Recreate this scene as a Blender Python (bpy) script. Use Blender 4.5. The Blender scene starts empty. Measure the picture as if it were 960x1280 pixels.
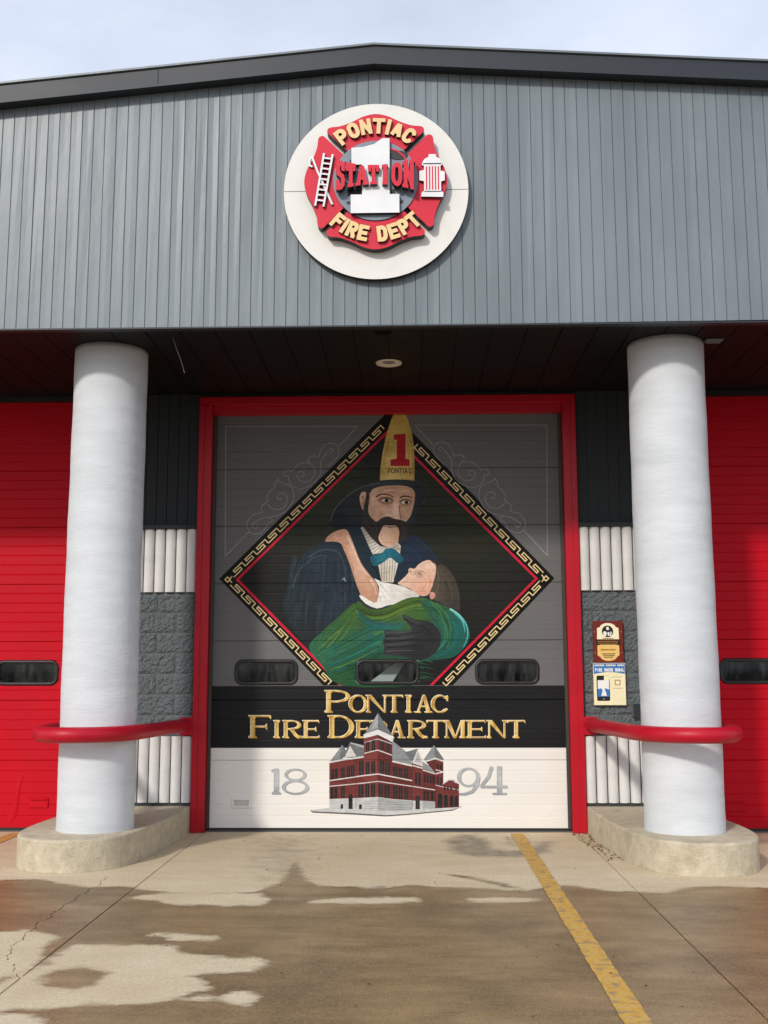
import bpy, bmesh, math, random
import numpy as np
from mathutils import Matrix, Vector
from mathutils.geometry import delaunay_2d_cdt
random.seed(7); rng = np.random.default_rng(7)
R = math.radians
sc = bpy.context.scene
C = sc.collection

# ------------------------------------------------------------------ camera
F_PX, PITCH, YAW, ROLL = 1339.57, 0.145578, -0.025341, -0.002432
CAM = Vector((0.2490, -11.0333, 1.6114))
fw = Vector((math.sin(YAW)*math.cos(PITCH), math.cos(YAW)*math.cos(PITCH), math.sin(PITCH)))
r0 = Vector((math.cos(YAW), -math.sin(YAW), 0)); u0 = r0.cross(fw)
r1 = r0*math.cos(ROLL) + u0*math.sin(ROLL); u1 = u0*math.cos(ROLL) - r0*math.sin(ROLL)
cd = bpy.data.cameras.new('camera'); cam = bpy.data.objects.new('camera', cd); C.objects.link(cam)
m = Matrix((r1, u1, -fw)).transposed().to_4x4(); m.translation = CAM
cam.matrix_world = m
cd.sensor_fit = 'VERTICAL'; cd.sensor_height = 36.0; cd.lens = 36.0*F_PX/1280
cd.clip_start = 0.1; cd.clip_end = 5000
sc.camera = cam
sc.cycles.max_bounces = 6; sc.cycles.diffuse_bounces = 3; sc.cycles.glossy_bounces = 3; sc.cycles.transparent_max_bounces = 8

# ------------------------------------------------------------------ sky and sun
SUN_AZ, SUN_EL = 27.0, 30.0        # degrees left of the building's normal, height
wd = bpy.data.worlds.new('World'); sc.world = wd; wd.use_nodes = True
nt = wd.node_tree; nt.nodes.clear()
out = nt.nodes.new('ShaderNodeOutputWorld'); bg = nt.nodes.new('ShaderNodeBackground')
sky = nt.nodes.new('ShaderNodeTexSky'); sky.sky_type = 'NISHITA'; sky.sun_disc = False
sky.sun_elevation = R(SUN_EL); sky.sun_rotation = R(180 + SUN_AZ)
sky.air_density = 1.0; sky.dust_density = 2.5; sky.ozone_density = 1.0
tc = nt.nodes.new('ShaderNodeTexCoord'); mp = nt.nodes.new('ShaderNodeMapping'); mp.inputs['Scale'].default_value = (1, 1, 2.2)
nz = nt.nodes.new('ShaderNodeTexNoise'); nz.inputs['Scale'].default_value = 2.6; nz.inputs['Detail'].default_value = 7; nz.inputs['Roughness'].default_value = .55
rp = nt.nodes.new('ShaderNodeValToRGB'); rp.color_ramp.elements[0].position = .34; rp.color_ramp.elements[1].position = .72
rp.color_ramp.elements[0].color = (.62, .62, .62, 1); rp.color_ramp.elements[1].color = (.97, .97, .97, 1)
mx = nt.nodes.new('ShaderNodeMix'); mx.data_type = 'RGBA'; mx.inputs['B'].default_value = (8.3, 9.0, 10.6, 1)
L = nt.links.new
L(tc.outputs['Generated'], mp.inputs['Vector']); L(mp.outputs['Vector'], nz.inputs['Vector']); L(nz.outputs['Fac'], rp.inputs['Fac'])
L(rp.outputs['Color'], mx.inputs['Factor']); L(sky.outputs['Color'], mx.inputs['A']); L(mx.outputs['Result'], bg.inputs['Color'])
bg.inputs['Strength'].default_value = 0.10; L(bg.outputs['Background'], out.inputs['Surface'])

sd = bpy.data.lights.new('sun', 'SUN'); sd.energy = 2.1; sd.angle = R(4.5); sd.color = (1.0, .945, .865)
sun = bpy.data.objects.new('sun', sd); C.objects.link(sun)
to_sun = Vector((-math.sin(R(SUN_AZ))*math.cos(R(SUN_EL)), -math.cos(R(SUN_AZ))*math.cos(R(SUN_EL)), math.sin(R(SUN_EL))))
sun.rotation_euler = to_sun.to_track_quat('Z', 'Y').to_euler(); sun.location = to_sun*30

vs = sc.view_settings; vs.view_transform = 'Standard'; vs.look = 'None'; vs.exposure = 0.14; vs.gamma = 1.0; vs.use_curve_mapping = False

# ------------------------------------------------------------------ helpers
def lin(v): v /= 255.0; return v/12.92 if v <= .04045 else ((v+.055)/1.055)**2.4
def rgb(r, g, b, k=1.0): return tuple(min(.9, lin(x)*k) for x in (r, g, b))

def mesh_obj(name, verts, faces, mat=None, parent=None, smooth=False):
    me = bpy.data.meshes.new(name); me.from_pydata([tuple(v) for v in verts], [], faces); me.update()
    if mat: me.materials.append(mat)
    if smooth:
        for p in me.polygons: p.use_smooth = True
    o = bpy.data.objects.new(name, me); C.objects.link(o)
    if parent: o.parent = parent
    return o
def bm_obj(name, bm, mat=None, parent=None, smooth=False):
    bmesh.ops.recalc_face_normals(bm, faces=bm.faces)
    me = bpy.data.meshes.new(name); bm.to_mesh(me); bm.free()
    if mat: me.materials.append(mat)
    if smooth:
        for p in me.polygons: p.use_smooth = True
    o = bpy.data.objects.new(name, me); C.objects.link(o)
    if parent: o.parent = parent
    return o
def copy_of(src, loc, parent=None, name=None):
    o = src.copy(); C.objects.link(o); o.location = loc
    if parent is not None: o.parent = parent
    if name: o.name = name
    return o
def empty(name, loc=(0, 0, 0), parent=None):
    o = bpy.data.objects.new(name, None); o.empty_display_size = .2; C.objects.link(o); o.location = loc
    if parent: o.parent = parent
    return o
def tag(o, label=None, cat=None, group=None, kind=None):
    if label: o['label'] = label
    if cat: o['category'] = cat
    if group: o['group'] = group
    if kind: o['kind'] = kind
    return o
def box_bm(x0, x1, y0, y1, z0, z1, bev=0.0, bm=None):
    nb = bmesh.new()
    bmesh.ops.create_cube(nb, size=1)
    for v in nb.verts:
        v.co = Vector(((x0+x1)/2+v.co.x*(x1-x0), (y0+y1)/2+v.co.y*(y1-y0), (z0+z1)/2+v.co.z*(z1-z0)))
    if bev: bmesh.ops.bevel(nb, geom=nb.edges[:], offset=bev, segments=1, affect='EDGES')
    return nb
def box(name, x0, x1, y0, y1, z0, z1, mat, parent=None, bev=0.0):
    return bm_obj(name, box_bm(x0, x1, y0, y1, z0, z1, bev), mat, parent)

def area2(p): return sum(p[i][0]*p[(i+1) % len(p)][1]-p[(i+1) % len(p)][0]*p[i][1] for i in range(len(p)))
def ccw(p): return p if area2(p) > 0 else p[::-1]
def union(polys):
    """2-D union of polygons -> verts, triangles"""
    V, Fc = [], []
    for p in polys:
        p = ccw(list(p))
        if abs(area2(p)) < 1e-9: continue
        Fc.append(list(range(len(V), len(V)+len(p)))); V += [Vector(q) for q in p]
    v, e, f, ov, oe, of = delaunay_2d_cdt(V, [], Fc, 0, 1e-6, True)
    return v, [t for t, o in zip(f, of) if len(o)]
def solid(name, polys, y_front, depth, mat, side_mat, parent, tf=lambda p: p, holes=None):
    """extrude a 2-D union (x,z) from y_front back by depth"""
    v, f = union(polys)
    n = len(v); verts = []
    for q in v: a = tf((q[0], q[1])); verts.append((a[0], y_front, a[1]))
    for q in v: a = tf((q[0], q[1])); verts.append((a[0], y_front+depth, a[1]))
    faces = [tuple(t) for t in f] + [tuple(i+n for i in t[::-1]) for t in f]
    nf = len(faces); cnt = {}
    for t in f:
        for i in range(len(t)):
            a, b = t[i], t[(i+1) % len(t)]; cnt[(a, b)] = 1
    for (a, b) in cnt:
        if (b, a) not in cnt: faces.append((a, a+n, b+n, b))
    o = mesh_obj(name, verts, faces, mat, parent)
    if side_mat:
        o.data.materials.append(side_mat)
        for i, p in enumerate(o.data.polygons):
            if i >= len(f): p.material_index = 1
    return o
def tube(name, pts, rad, mat, parent=None, seg=16, cap=True):
    pts = [Vector(p) for p in pts]; verts, faces = [], []
    for i, p in enumerate(pts):
        t = (pts[min(i+1, len(pts)-1)]-pts[max(i-1, 0)]).normalized()
        a = t.cross(Vector((0, 0, 1)));  a = a.normalized() if a.length > 1e-4 else Vector((1, 0, 0)); b = a.cross(t)
        for k in range(seg):
            th = 2*math.pi*k/seg; verts.append(p + a*math.cos(th)*rad + b*math.sin(th)*rad)
    for i in range(len(pts)-1):
        for k in range(seg):
            faces.append((i*seg+k, i*seg+(k+1) % seg, (i+1)*seg+(k+1) % seg, (i+1)*seg+k))
    if cap: faces += [tuple(range(seg))[::-1], tuple(range((len(pts)-1)*seg, len(pts)*seg))]
    return mesh_obj(name, verts, faces, mat, parent, True)
def smooth_path(pts, n=8, closed=False):
    P = [Vector(p) for p in pts]; o = []
    N = len(P)
    for i in range(N-1 if not closed else N):
        g = (lambda k: P[k % N]) if closed else (lambda k: P[max(0, min(N-1, k))])
        a, b, c, d = g(i-1), g(i), g(i+1), g(i+2)
        for k in range(n):
            t = k/n
            o.append(.5*((2*b)+(c-a)*t+(2*a-5*b+4*c-d)*t*t+(3*b-a-3*c+d)*t**3))
    if not closed: o.append(P[-1])
    return o

# 2-D drawing: ribbons, ellipses, letters (y grows downwards in these)
def ribbon(pts, w, w2=None, ext=.35):
    """a stroked line as a list of quads; w -> w2 taper"""
    q = []; n = len(pts)-1
    for i in range(n):
        (xa, ya), (xb, yb) = pts[i][:2], pts[i+1][:2]
        dx, dy = xb-xa, yb-ya; l = math.hypot(dx, dy)
        if l < 1e-6: continue
        dx /= l; dy /= l
        wa = w if w2 is None else w+(w2-w)*i/n; wb = w if w2 is None else w+(w2-w)*(i+1)/n
        e0 = ext*wa if i else 0; e1 = ext*wb if i < n-1 else 0
        xa -= dx*e0; ya -= dy*e0; xb += dx*e1; yb += dy*e1
        q.append([(xa-dy*wa/2, ya+dx*wa/2), (xb-dy*wb/2, yb+dx*wb/2), (xb+dy*wb/2, yb-dx*wb/2), (xa+dy*wa/2, ya-dx*wa/2)])
    return q
def stroke(pts, w, w2=None):
    """a smooth tapering stroke as one outline"""
    n = len(pts)-1; A, B = [], []; w2 = w if w2 is None else w2
    for i, (x, y) in enumerate(pts):
        a, b = pts[max(0, i-1)], pts[min(n, i+1)]; dx, dy = b[0]-a[0], b[1]-a[1]; l = math.hypot(dx, dy) or 1; h = (w+(w2-w)*i/n)/2
        A.append((x-dy/l*h, y+dx/l*h)); B.append((x+dy/l*h, y-dx/l*h))
    return [A+B[::-1]]
def ell(cx, cy, rx, ry, n=20, a0=0, a1=360):
    return [(cx+rx*math.cos(R(a0+(a1-a0)*i/n)), cy+ry*math.sin(R(a0+(a1-a0)*i/n))) for i in range(n if a1-a0 == 360 else n+1)]
def ring(cx, cy, rx, ry, ix, iy, a0=0, a1=360, n=24, icx=None):
    """annulus sector between an outer and an inner ellipse, as quads"""
    icx = cx if icx is None else icx; q = []
    for i in range(n):
        A, B = R(a0+(a1-a0)*i/n), R(a0+(a1-a0)*(i+1)/n)
        q.append([(cx+rx*math.cos(A), cy+ry*math.sin(A)), (cx+rx*math.cos(B), cy+ry*math.sin(B)),
                  (icx+ix*math.cos(B), cy+iy*math.sin(B)), (icx+ix*math.cos(A), cy+iy*math.sin(A))])
    return q
def rc(a, b, c, d): return [(a, b), (c, b), (c, d), (a, d)]
def roman(ch, x0, x1, yt, yb):
    h = yb-yt; s = .185*h; t = .062*h; e = .085*h; w = x1-x0; cx = (x0+x1)/2; o = []
    def stem(x, sw=s, top=True, bot=True):
        o.append(rc(x, yt, x+sw, yb))
        if top: o.append([(x-e, yt), (x+sw+e, yt), (x+sw+e, yt+t*.8), (x+sw, yt+t*2), (x, yt+t*2), (x-e, yt+t*.8)])
        if bot: o.append([(x-e, yb), (x-e, yb-t*.8), (x, yb-t*2), (x+sw, yb-t*2), (x+sw+e, yb-t*.8), (x+sw+e, yb)])
    def bowl(x, ya, yc, xr, th=s):
        cy = (ya+yc)/2
        o.append(rc(x, ya, x+(xr-x)*.35, ya+t)); o.append(rc(x, yc-t, x+(xr-x)*.35, yc))
        o.extend(ring(x+(xr-x)*.3, cy, (xr-x)*.7, (yc-ya)/2, (xr-x)*.7-th, (yc-ya)/2-t, -90, 90, 14))
    def arm(xa, xb, y, up):          # thin arm with a flag at its end
        o.append(rc(xa, y, xb, y+t)); d = .17*h*up
        yy = y if up > 0 else y+t
        o.append([(xb, yy), (xb, yy+d), (xb-t*.9, yy+d*.45), (xb-t*2.4, yy)])
    if ch == 'I': stem(cx-s/2)
    elif ch == 'P': stem(x0+e); bowl(x0+e+s*.6, yt, yt+.54*h, x1)
    elif ch == 'R': stem(x0+e); bowl(x0+e+s*.6, yt, yt+.52*h, x1-.08*w); o.extend(ribbon([(x0+w*.42, yt+.48*h), (x0+w*.66, yb-.16*h), (x0+w*.82, yb-.03*h)], s*.95)); o.append([(x0+w*.74, yb-t*2), (x1, yb-t*1.5), (x1, yb), (x0+w*.78, yb)])
    elif ch == 'D': stem(x0+e); bowl(x0+e+s*.6, yt, yb, x1, s*1.05)
    elif ch == 'O': o.extend(ring(cx, (yt+yb)/2, w/2, h/2+.01*h, w/2-s*1.05, h/2-t*.9))
    elif ch == 'C':
        o.extend(ring(cx+.03*w, (yt+yb)/2, w*.53, h/2+.01*h, w*.53-s*1.0, h/2-t*.9, 42, 318)); o.append([(x1, yt+.02*h), (x1, yt+.34*h), (x1-t*.8, yt+.34*h), (x1-t*3, yt+.1*h)]); o.append([(x1, yb-.2*h), (x1-t*3, yb-.06*h), (x1-t*4, yb-.11*h), (x1-t, yb-.25*h)])
    elif ch == 'N':
        stem(x0+e, t*1.2, False, True); stem(x1-e-t*1.2, t*1.2, True, False); o.append([(x0, yt), (x0+e+s*1.15, yt), (x1-e, yb), (x1-e-s*.55, yb)]); o.append(rc(x0-e*.3, yt, x0+e+s, yt+t))
    elif ch == 'T':
        stem(cx-s/2, s, False, True); arm(cx, x1, yt, 1); o.append(rc(x0, yt, cx, yt+t)); o.append([(x0, yt), (x0+t*2.4, yt), (x0+t*.9, yt+.08*h), (x0, yt+.17*h)])
    elif ch == 'A':
        o.append([(cx-.02*w, yt), (cx+.1*w, yt), (x0+.17*w+t, yb), (x0+.17*w-t*.3, yb)]); o.append([(cx-.02*w, yt), (cx+.11*w, yt), (x1-.1*w, yb), (x1-.1*w-s*1.15, yb)])
        o.append(rc(x0+.3*w, yt+.62*h, x1-.3*w, yt+.62*h+t)); o.append(rc(x0, yb-t*.8, x0+.36*w, yb)); o.append(rc(x1-.42*w, yb-t*.8, x1, yb))
    elif ch in 'EF':
        stem(x0+e); arm(x0+e, x1-.03*w, yt, 1); my = yt+.47*h
        o.append(rc(x0+e, my, x1-.2*w, my+t)); o.append([(x1-.2*w, my-.11*h), (x1-.2*w, my+t+.11*h), (x1-.2*w-t, my+t), (x1-.2*w-t*2.6, my+t), (x1-.2*w-t*2.6, my), (x1-.2*w-t, my)])
        if ch == 'E': arm(x0+e, x1, yb-t, -1)
    elif ch == 'M':
        stem(x0+e, t*1.2, False, True); stem(x1-e-s, s, False, True); o.append([(x0+e*.2, yt), (x0+e+s*.95, yt), (cx+s*.3, yb), (cx-s*.45, yb)]); o.append([(x1-e-s, yt), (x1-e-s+t*1.3, yt), (cx+s*.2, yb), (cx-s*.1, yb)])
        o.append(rc(x0-e*.5, yt, x0+e+s, yt+t)); o.append(rc(x1-e-s, yt, x1, yt+t))
    elif ch == '1':
        stem(cx-s*.4, s, False, True); o.append([(x0, yt+.06*h), (cx, yt), (cx+s*.5, yt), (cx, yt+t*1.6), (x0, yt+.06*h+t)])
    elif ch == '8':
        o.extend(ring(cx, yt+.24*h, w*.4, .24*h, w*.4-s*.62, .24*h-t)); o.extend(ring(cx, yt+.73*h, w*.5, .28*h, w*.5-s*.75, .28*h-t))
    elif ch == '9':
        o.extend(ring(cx, yt+.34*h, w*.5, .34*h, w*.5-s*.7, .34*h-t)); o.extend(ribbon([(x1-s*.35, yt+.36*h), (x1-s*.5, yt+.62*h), (x0+w*.66, yt+.85*h), (x0+w*.34, yb-t), (x0+w*.06, yb-.06*h)], s*.7, t))
    elif ch == '4':
        o.append(rc(x0+w*.62, yt-.01*h, x0+w*.62+s*.9, yb)); o.append(rc(x0+w*.45, yb-t, x0+w*.98, yb)); o.append(rc(x0, yt+.68*h, x1, yt+.68*h+t*1.3)); o.extend(ribbon([(x0+t*.3, yt+.7*h), (x0+w*.3, yt+.36*h), (x0+w*.42, yt+.0*h)], t*1.6, s*.6))
    return o
def cv(cx, cy, rx, ry, a0, a1, n=7): return [(cx+rx*math.cos(R(a0+(a1-a0)*i/n)), cy+ry*math.sin(R(a0+(a1-a0)*i/n))) for i in range(n+1)]
SANS = {'P': [[(0, 1), (0, 0), (.55, 0)]+cv(.55, .28, .45, .28, -90, 90)+[(0, .56)]], 'O': [cv(.5, .35, .5, .35, 180, 360, 9)+cv(.5, .65, .5, .35, 0, 180, 9)+[(0, .35)]],
        'N': [[(0, 1), (0, 0)], [(0, 0), (1, 1)], [(1, 1), (1, 0)]], 'T': [[(-.1, 0), (1.1, 0)], [(.5, 0), (.5, 1)]], 'I': [[(.5, 0), (.5, 1)]],
        'A': [[(0, 1.05), (.45, -.02)], [(.55, -.02), (1, 1.05)], [(.2, .7), (.8, .7)]], 'C': [cv(.5, .33, .5, .33, -12, -180, 9)+cv(.5, .67, .5, .33, 180, 12, 9)],
        'F': [[(0, 1), (0, 0), (1, 0)], [(0, .47), (.8, .47)]], 'E': [[(1, 0), (0, 0), (0, 1), (1, 1)], [(0, .5), (.85, .5)]],
        'R': [[(0, 1), (0, 0), (.55, 0)]+cv(.55, .265, .45, .265, -90, 90)+[(0, .53)], [(.5, .52), (1, 1.02)]], 'D': [[(0, 0), (0, 1), (.45, 1)]+cv(.45, .65, .55, .35, 90, 0)+cv(.45, .35, .55, .35, 0, -90)+[(0, 0)]],
        'S': [[(1, .26), (.9, .06), (.65, 0), (.3, 0), (.05, .1), (0, .27), (.12, .42), (.85, .57), (1, .73), (.92, .92), (.65, 1), (.3, 1), (.08, .93), (0, .74)]],
        'H': [[(0, 0), (0, 1)], [(1, 0), (1, 1)], [(0, .5), (1, .5)]], 'U': [[(0, 0), (0, .8), (.25, 1), (.75, 1), (1, .8), (1, 0)]], 'M': [[(0, 1), (0, 0)], [(0, 0), (.5, .7)], [(.5, .7), (1, 0)], [(1, 0), (1, 1)]],
        'L': [[(0, 0), (0, 1), (1, 1)]]}
def sans(ch, x0, x1, yt, yb, w):
    o = []; a, b, c, d = x0+w/2, x1-w/2, yt+w/2, yb-w/2
    for pl in SANS.get(ch, []):
        pts = [(a+(b-a)*u, c+(d-c)*v) for u, v in pl]
        q = ribbon(pts, w, ext=.42)
        # open ends reach the cap line
        o += q
        if ch not in 'OSCA':
            for p in (pts[0], pts[-1]):
                o.append(rc(p[0]-w/2, p[1]-w/2, p[0]+w/2, p[1]+w/2)) if ch not in 'NMR' else o.append(rc(p[0]-w/2, max(yt, p[1]-w/2), p[0]+w/2, min(yb, p[1]+w/2)))
    return o

# ------------------------------------------------------------------ materials
def pmat(name, col, rough=.5, var=.08, scale=8, bump=0.0, bscale=60, metallic=0.0, stretch=(1, 1, 1), spec=.5, dark=None, dscale=2.0, bdist=.01, coat=0.0, detail=5):
    mt = bpy.data.materials.new(name); mt.use_nodes = True; t = mt.node_tree; n = t.nodes; l = t.links.new
    b = n['Principled BSDF']; b.inputs['Roughness'].default_value = rough; b.inputs['Metallic'].default_value = metallic
    b.inputs['Specular IOR Level'].default_value = spec; b.inputs['Coat Weight'].default_value = coat
    tcn = n.new('ShaderNodeTexCoord'); mpn = n.new('ShaderNodeMapping'); mpn.inputs['Scale'].default_value = stretch
    geo = n.new('ShaderNodeNewGeometry')
    l(geo.outputs['Position'], mpn.inputs['Vector'])
    a = n.new('ShaderNodeTexNoise'); a.inputs['Scale'].default_value = scale; a.inputs['Detail'].default_value = detail; l(mpn.outputs['Vector'], a.inputs['Vector'])
    mr = n.new('ShaderNodeMapRange'); mr.inputs['From Min'].default_value = .25; mr.inputs['From Max'].default_value = .75
    mr.inputs['To Min'].default_value = 1-var; mr.inputs['To Max'].default_value = 1+var; l(a.outputs['Fac'], mr.inputs['Value'])
    vm = n.new('ShaderNodeVectorMath'); vm.operation = 'SCALE'; vm.inputs[0].default_value = col[:3]; l(mr.outputs['Result'], vm.inputs['Scale'])
    last = vm.outputs['Vector']
    if dark:
        d = n.new('ShaderNodeTexNoise'); d.inputs['Scale'].default_value = dscale; d.inputs['Detail'].default_value = 8; d.inputs['Roughness'].default_value = .65; l(mpn.outputs['Vector'], d.inputs['Vector'])
        rr = n.new('ShaderNodeMapRange'); rr.inputs['From Min'].default_value = .5; rr.inputs['From Max'].default_value = .75; rr.inputs['To Max'].default_value = dark[1]; l(d.outputs['Fac'], rr.inputs['Value'])
        mm = n.new('ShaderNodeMix'); mm.data_type = 'RGBA'; mm.inputs['B'].default_value = (*dark[0], 1); l(rr.outputs['Result'], mm.inputs['Factor']); l(last, mm.inputs['A']); last = mm.outputs['Result']
    l(last, b.inputs['Base Color'])
    r2 = n.new('ShaderNodeMapRange'); r2.inputs['To Min'].default_value = max(.03, rough-.07); r2.inputs['To Max'].default_value = min(1, rough+.1); l(a.outputs['Fac'], r2.inputs['Value']); l(r2.outputs['Result'], b.inputs['Roughness'])
    if bump:
        c = n.new('ShaderNodeTexNoise'); c.inputs['Scale'].default_value = bscale; c.inputs['Detail'].default_value = 6; l(mpn.outputs['Vector'], c.inputs['Vector'])
        bn = n.new('ShaderNodeBump'); bn.inputs['Strength'].default_value = bump; bn.inputs['Distance'].default_value = bdist; l(c.outputs['Fac'], bn.inputs['Height']); l(bn.outputs['Normal'], b.inputs['Normal'])
    return mt
M = {}
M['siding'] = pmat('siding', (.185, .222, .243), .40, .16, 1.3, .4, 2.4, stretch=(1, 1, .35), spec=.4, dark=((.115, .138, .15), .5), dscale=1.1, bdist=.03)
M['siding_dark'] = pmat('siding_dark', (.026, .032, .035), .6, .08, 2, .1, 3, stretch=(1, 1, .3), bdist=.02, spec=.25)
M['trim'] = pmat('trim', (.014, .020, .028), .5, .08, 1.5, .12, 2, stretch=(.4, 1, 1), bdist=.02)
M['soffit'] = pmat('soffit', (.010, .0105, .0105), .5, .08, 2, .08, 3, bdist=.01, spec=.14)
M['white_stucco'] = pmat('white_stucco', (.625, .655, .68), .8, .07, 5, .28, 32, stretch=(.55, .55, 2.2), dark=((.50, .53, .55), .6), dscale=2.2, bdist=.012)
M['flute'] = pmat('flute', (.68, .675, .655), .7, .06, 6, .2, 60, dark=((.45, .44, .42), .35), dscale=5)
M['block'] = pmat('block', (.135, .155, .163), .85, .25, 40, 1.0, 38, bdist=.05, detail=10)
M['mortar'] = pmat('mortar', (.22, .24, .25), .9, .1, 20)
M['base'] = pmat('base', (.04, .045, .047), .8, .15, 20, .3, 60)
M['red'] = pmat('red', (.52, .001, .012), .5, .05, 2, .08, 3, spec=.16, bdist=.02, dark=((.42, .006, .016), .4), dscale=1.5)
M['red_rail'] = pmat('red_rail', (.46, .005, .02), .40, .10, 5, .15, 30, spec=.32, bdist=.003, dark=((.33, .012, .02), .35), dscale=5)
M['red_frame'] = pmat('red_frame', (.46, .002, .014), .32, .07, 3, .06, 5, spec=.4, bdist=.01, dark=((.34, .008, .014), .45), dscale=2.5)
M['strip'] = pmat('strip', (.045, .034, .026), .6, .2, 12)
M['panel_grey'] = pmat('panel_grey', (.140, .138, .137), .45, .06, 2.5, .06, 4, stretch=(.3, 1, 1), bdist=.01, spec=.2)
M['panel_black'] = pmat('panel_black', (.011, .011, .012), .45, .15, 2.5, .06, 4, stretch=(.3, 1, 1), bdist=.01, spec=.16)
M['panel_white'] = pmat('panel_white', (.79, .765, .715), .5, .04, 2.5, .06, 4, stretch=(.4, 1, 1.5), bdist=.01, dark=((.68, .65, .585), .5), dscale=2.4)
M['rubber'] = pmat('rubber', (.012, .012, .012), .45, .1, 10)
M['steel'] = pmat('steel', (.5, .49, .46), .4, .1, 10, metallic=.4)
M['sign_white'] = pmat('sign_white', (.80, .785, .74), .6, .03, 3, spec=.25, dark=((.54, .52, .46), .3), dscale=3)
M['sign_red'] = pmat('sign_red', (.66, .026, .052), .45, .04, 4, spec=.25)
M['sign_black'] = pmat('sign_black', (.012, .012, .013), .5, .1, 8)
M['sign_grey'] = pmat('sign_grey', (.20, .245, .30), .4, .06, 5)
M['sign_silver'] = pmat('sign_silver', (.80, .81, .82), .4, .08, 4, spec=.3)
M['sign_cream'] = pmat('sign_cream', (.80, .58, .27), .45, .05, 6)
M['concrete_raw'] = pmat('concrete_raw', (.54, .475, .345), .9, .16, 13, .8, 70, dark=((.34, .29, .19), .8), dscale=6, bdist=.012)
M['inside'] = pmat('inside', (.10, .10, .095), .8, .1, 3)
M['yellow'] = None
M['lamp'] = pmat('lamp', (.75, .7, .6), .4, .03, 9)
M['leaf'] = pmat('leaf', (.12, .06, .025), .8, .4, 40)
M['asphalt'] = pmat('asphalt', (.055, .053, .05), .9, .2, 30, .3, 90)
M['roof'] = pmat('roof', (.07, .075, .08), .6, .1, 3)
M['wire'] = pmat('wire', (.25, .25, .25), .5, .1, 9)

def glass_mat():
    mt = bpy.data.materials.new('window_glass'); mt.use_nodes = True; t = mt.node_tree; n = t.nodes; l = t.links.new; n.remove(n['Principled BSDF'])
    o = n['Material Output']; tr = n.new('ShaderNodeBsdfTransparent'); tr.inputs['Color'].default_value = (.62, .68, .66, 1)
    g = n.new('ShaderNodeBsdfGlossy'); g.inputs['Roughness'].default_value = .04; g.inputs['Color'].default_value = (.9, .95, .93, 1)
    df = n.new('ShaderNodeBsdfDiffuse'); df.inputs['Color'].default_value = (.3, .32, .3, 1)
    nz = n.new('ShaderNodeTexNoise'); nz.inputs['Scale'].default_value = 7; nz.inputs['Detail'].default_value = 6
    geo = n.new('ShaderNodeNewGeometry'); mpn = n.new('ShaderNodeMapping'); mpn.inputs['Scale'].default_value = (2.5, 1, .5); l(geo.outputs['Position'], mpn.inputs['Vector']); l(mpn.outputs['Vector'], nz.inputs['Vector'])
    mr = n.new('ShaderNodeMapRange'); mr.inputs['From Min'].default_value = .4; mr.inputs['From Max'].default_value = .8; mr.inputs['To Max'].default_value = .16; l(nz.outputs['Fac'], mr.inputs['Value'])
    m0 = n.new('ShaderNodeMixShader'); l(mr.outputs['Result'], m0.inputs['Fac']); l(tr.outputs[0], m0.inputs[1]); l(df.outputs[0], m0.inputs[2])
    fr = n.new('ShaderNodeFresnel'); fr.inputs['IOR'].default_value = 1.4
    m1 = n.new('ShaderNodeMixShader'); l(fr.outputs[0], m1.inputs['Fac']); l(m0.outputs[0], m1.inputs[1]); l(g.outputs[0], m1.inputs[2]); l(m1.outputs[0], o.inputs['Surface'])
    return mt
M['glass'] = glass_mat()

def mural_mat():
    mt = bpy.data.materials.new('mural_paint'); mt.use_nodes = True; t = mt.node_tree; n = t.nodes; l = t.links.new
    b = n['Principled BSDF']; b.inputs['Roughness'].default_value = .45; b.inputs['Specular IOR Level'].default_value = .16
    a = n.new('ShaderNodeAttribute'); a.attribute_name = 'paint'
    geo = n.new('ShaderNodeNewGeometry'); mpn = n.new('ShaderNodeMapping'); mpn.inputs['Scale'].default_value = (1, 1, 1.6); mpn.inputs['Rotation'].default_value = (0, .7, 0); l(geo.outputs['Position'], mpn.inputs['Vector'])
    z = n.new('ShaderNodeTexNoise'); z.inputs['Scale'].default_value = 16; z.inputs['Detail'].default_value = 7; z.inputs['Distortion'].default_value = .6; l(mpn.outputs['Vector'], z.inputs['Vector'])
    mr = n.new('ShaderNodeMapRange'); mr.inputs['From Min'].default_value = .3; mr.inputs['From Max'].default_value = .7; mr.inputs['To Min'].default_value = .86; mr.inputs['To Max'].default_value = 1.14; l(z.outputs['Fac'], mr.inputs['Value'])
    vm = n.new('ShaderNodeVectorMath'); vm.operation = 'SCALE'; l(a.outputs['Color'], vm.inputs[0]); l(mr.outputs['Result'], vm.inputs['Scale']); l(vm.outputs['Vector'], b.inputs['Base Color'])
    return mt
M['mural'] = mural_mat()

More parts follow.
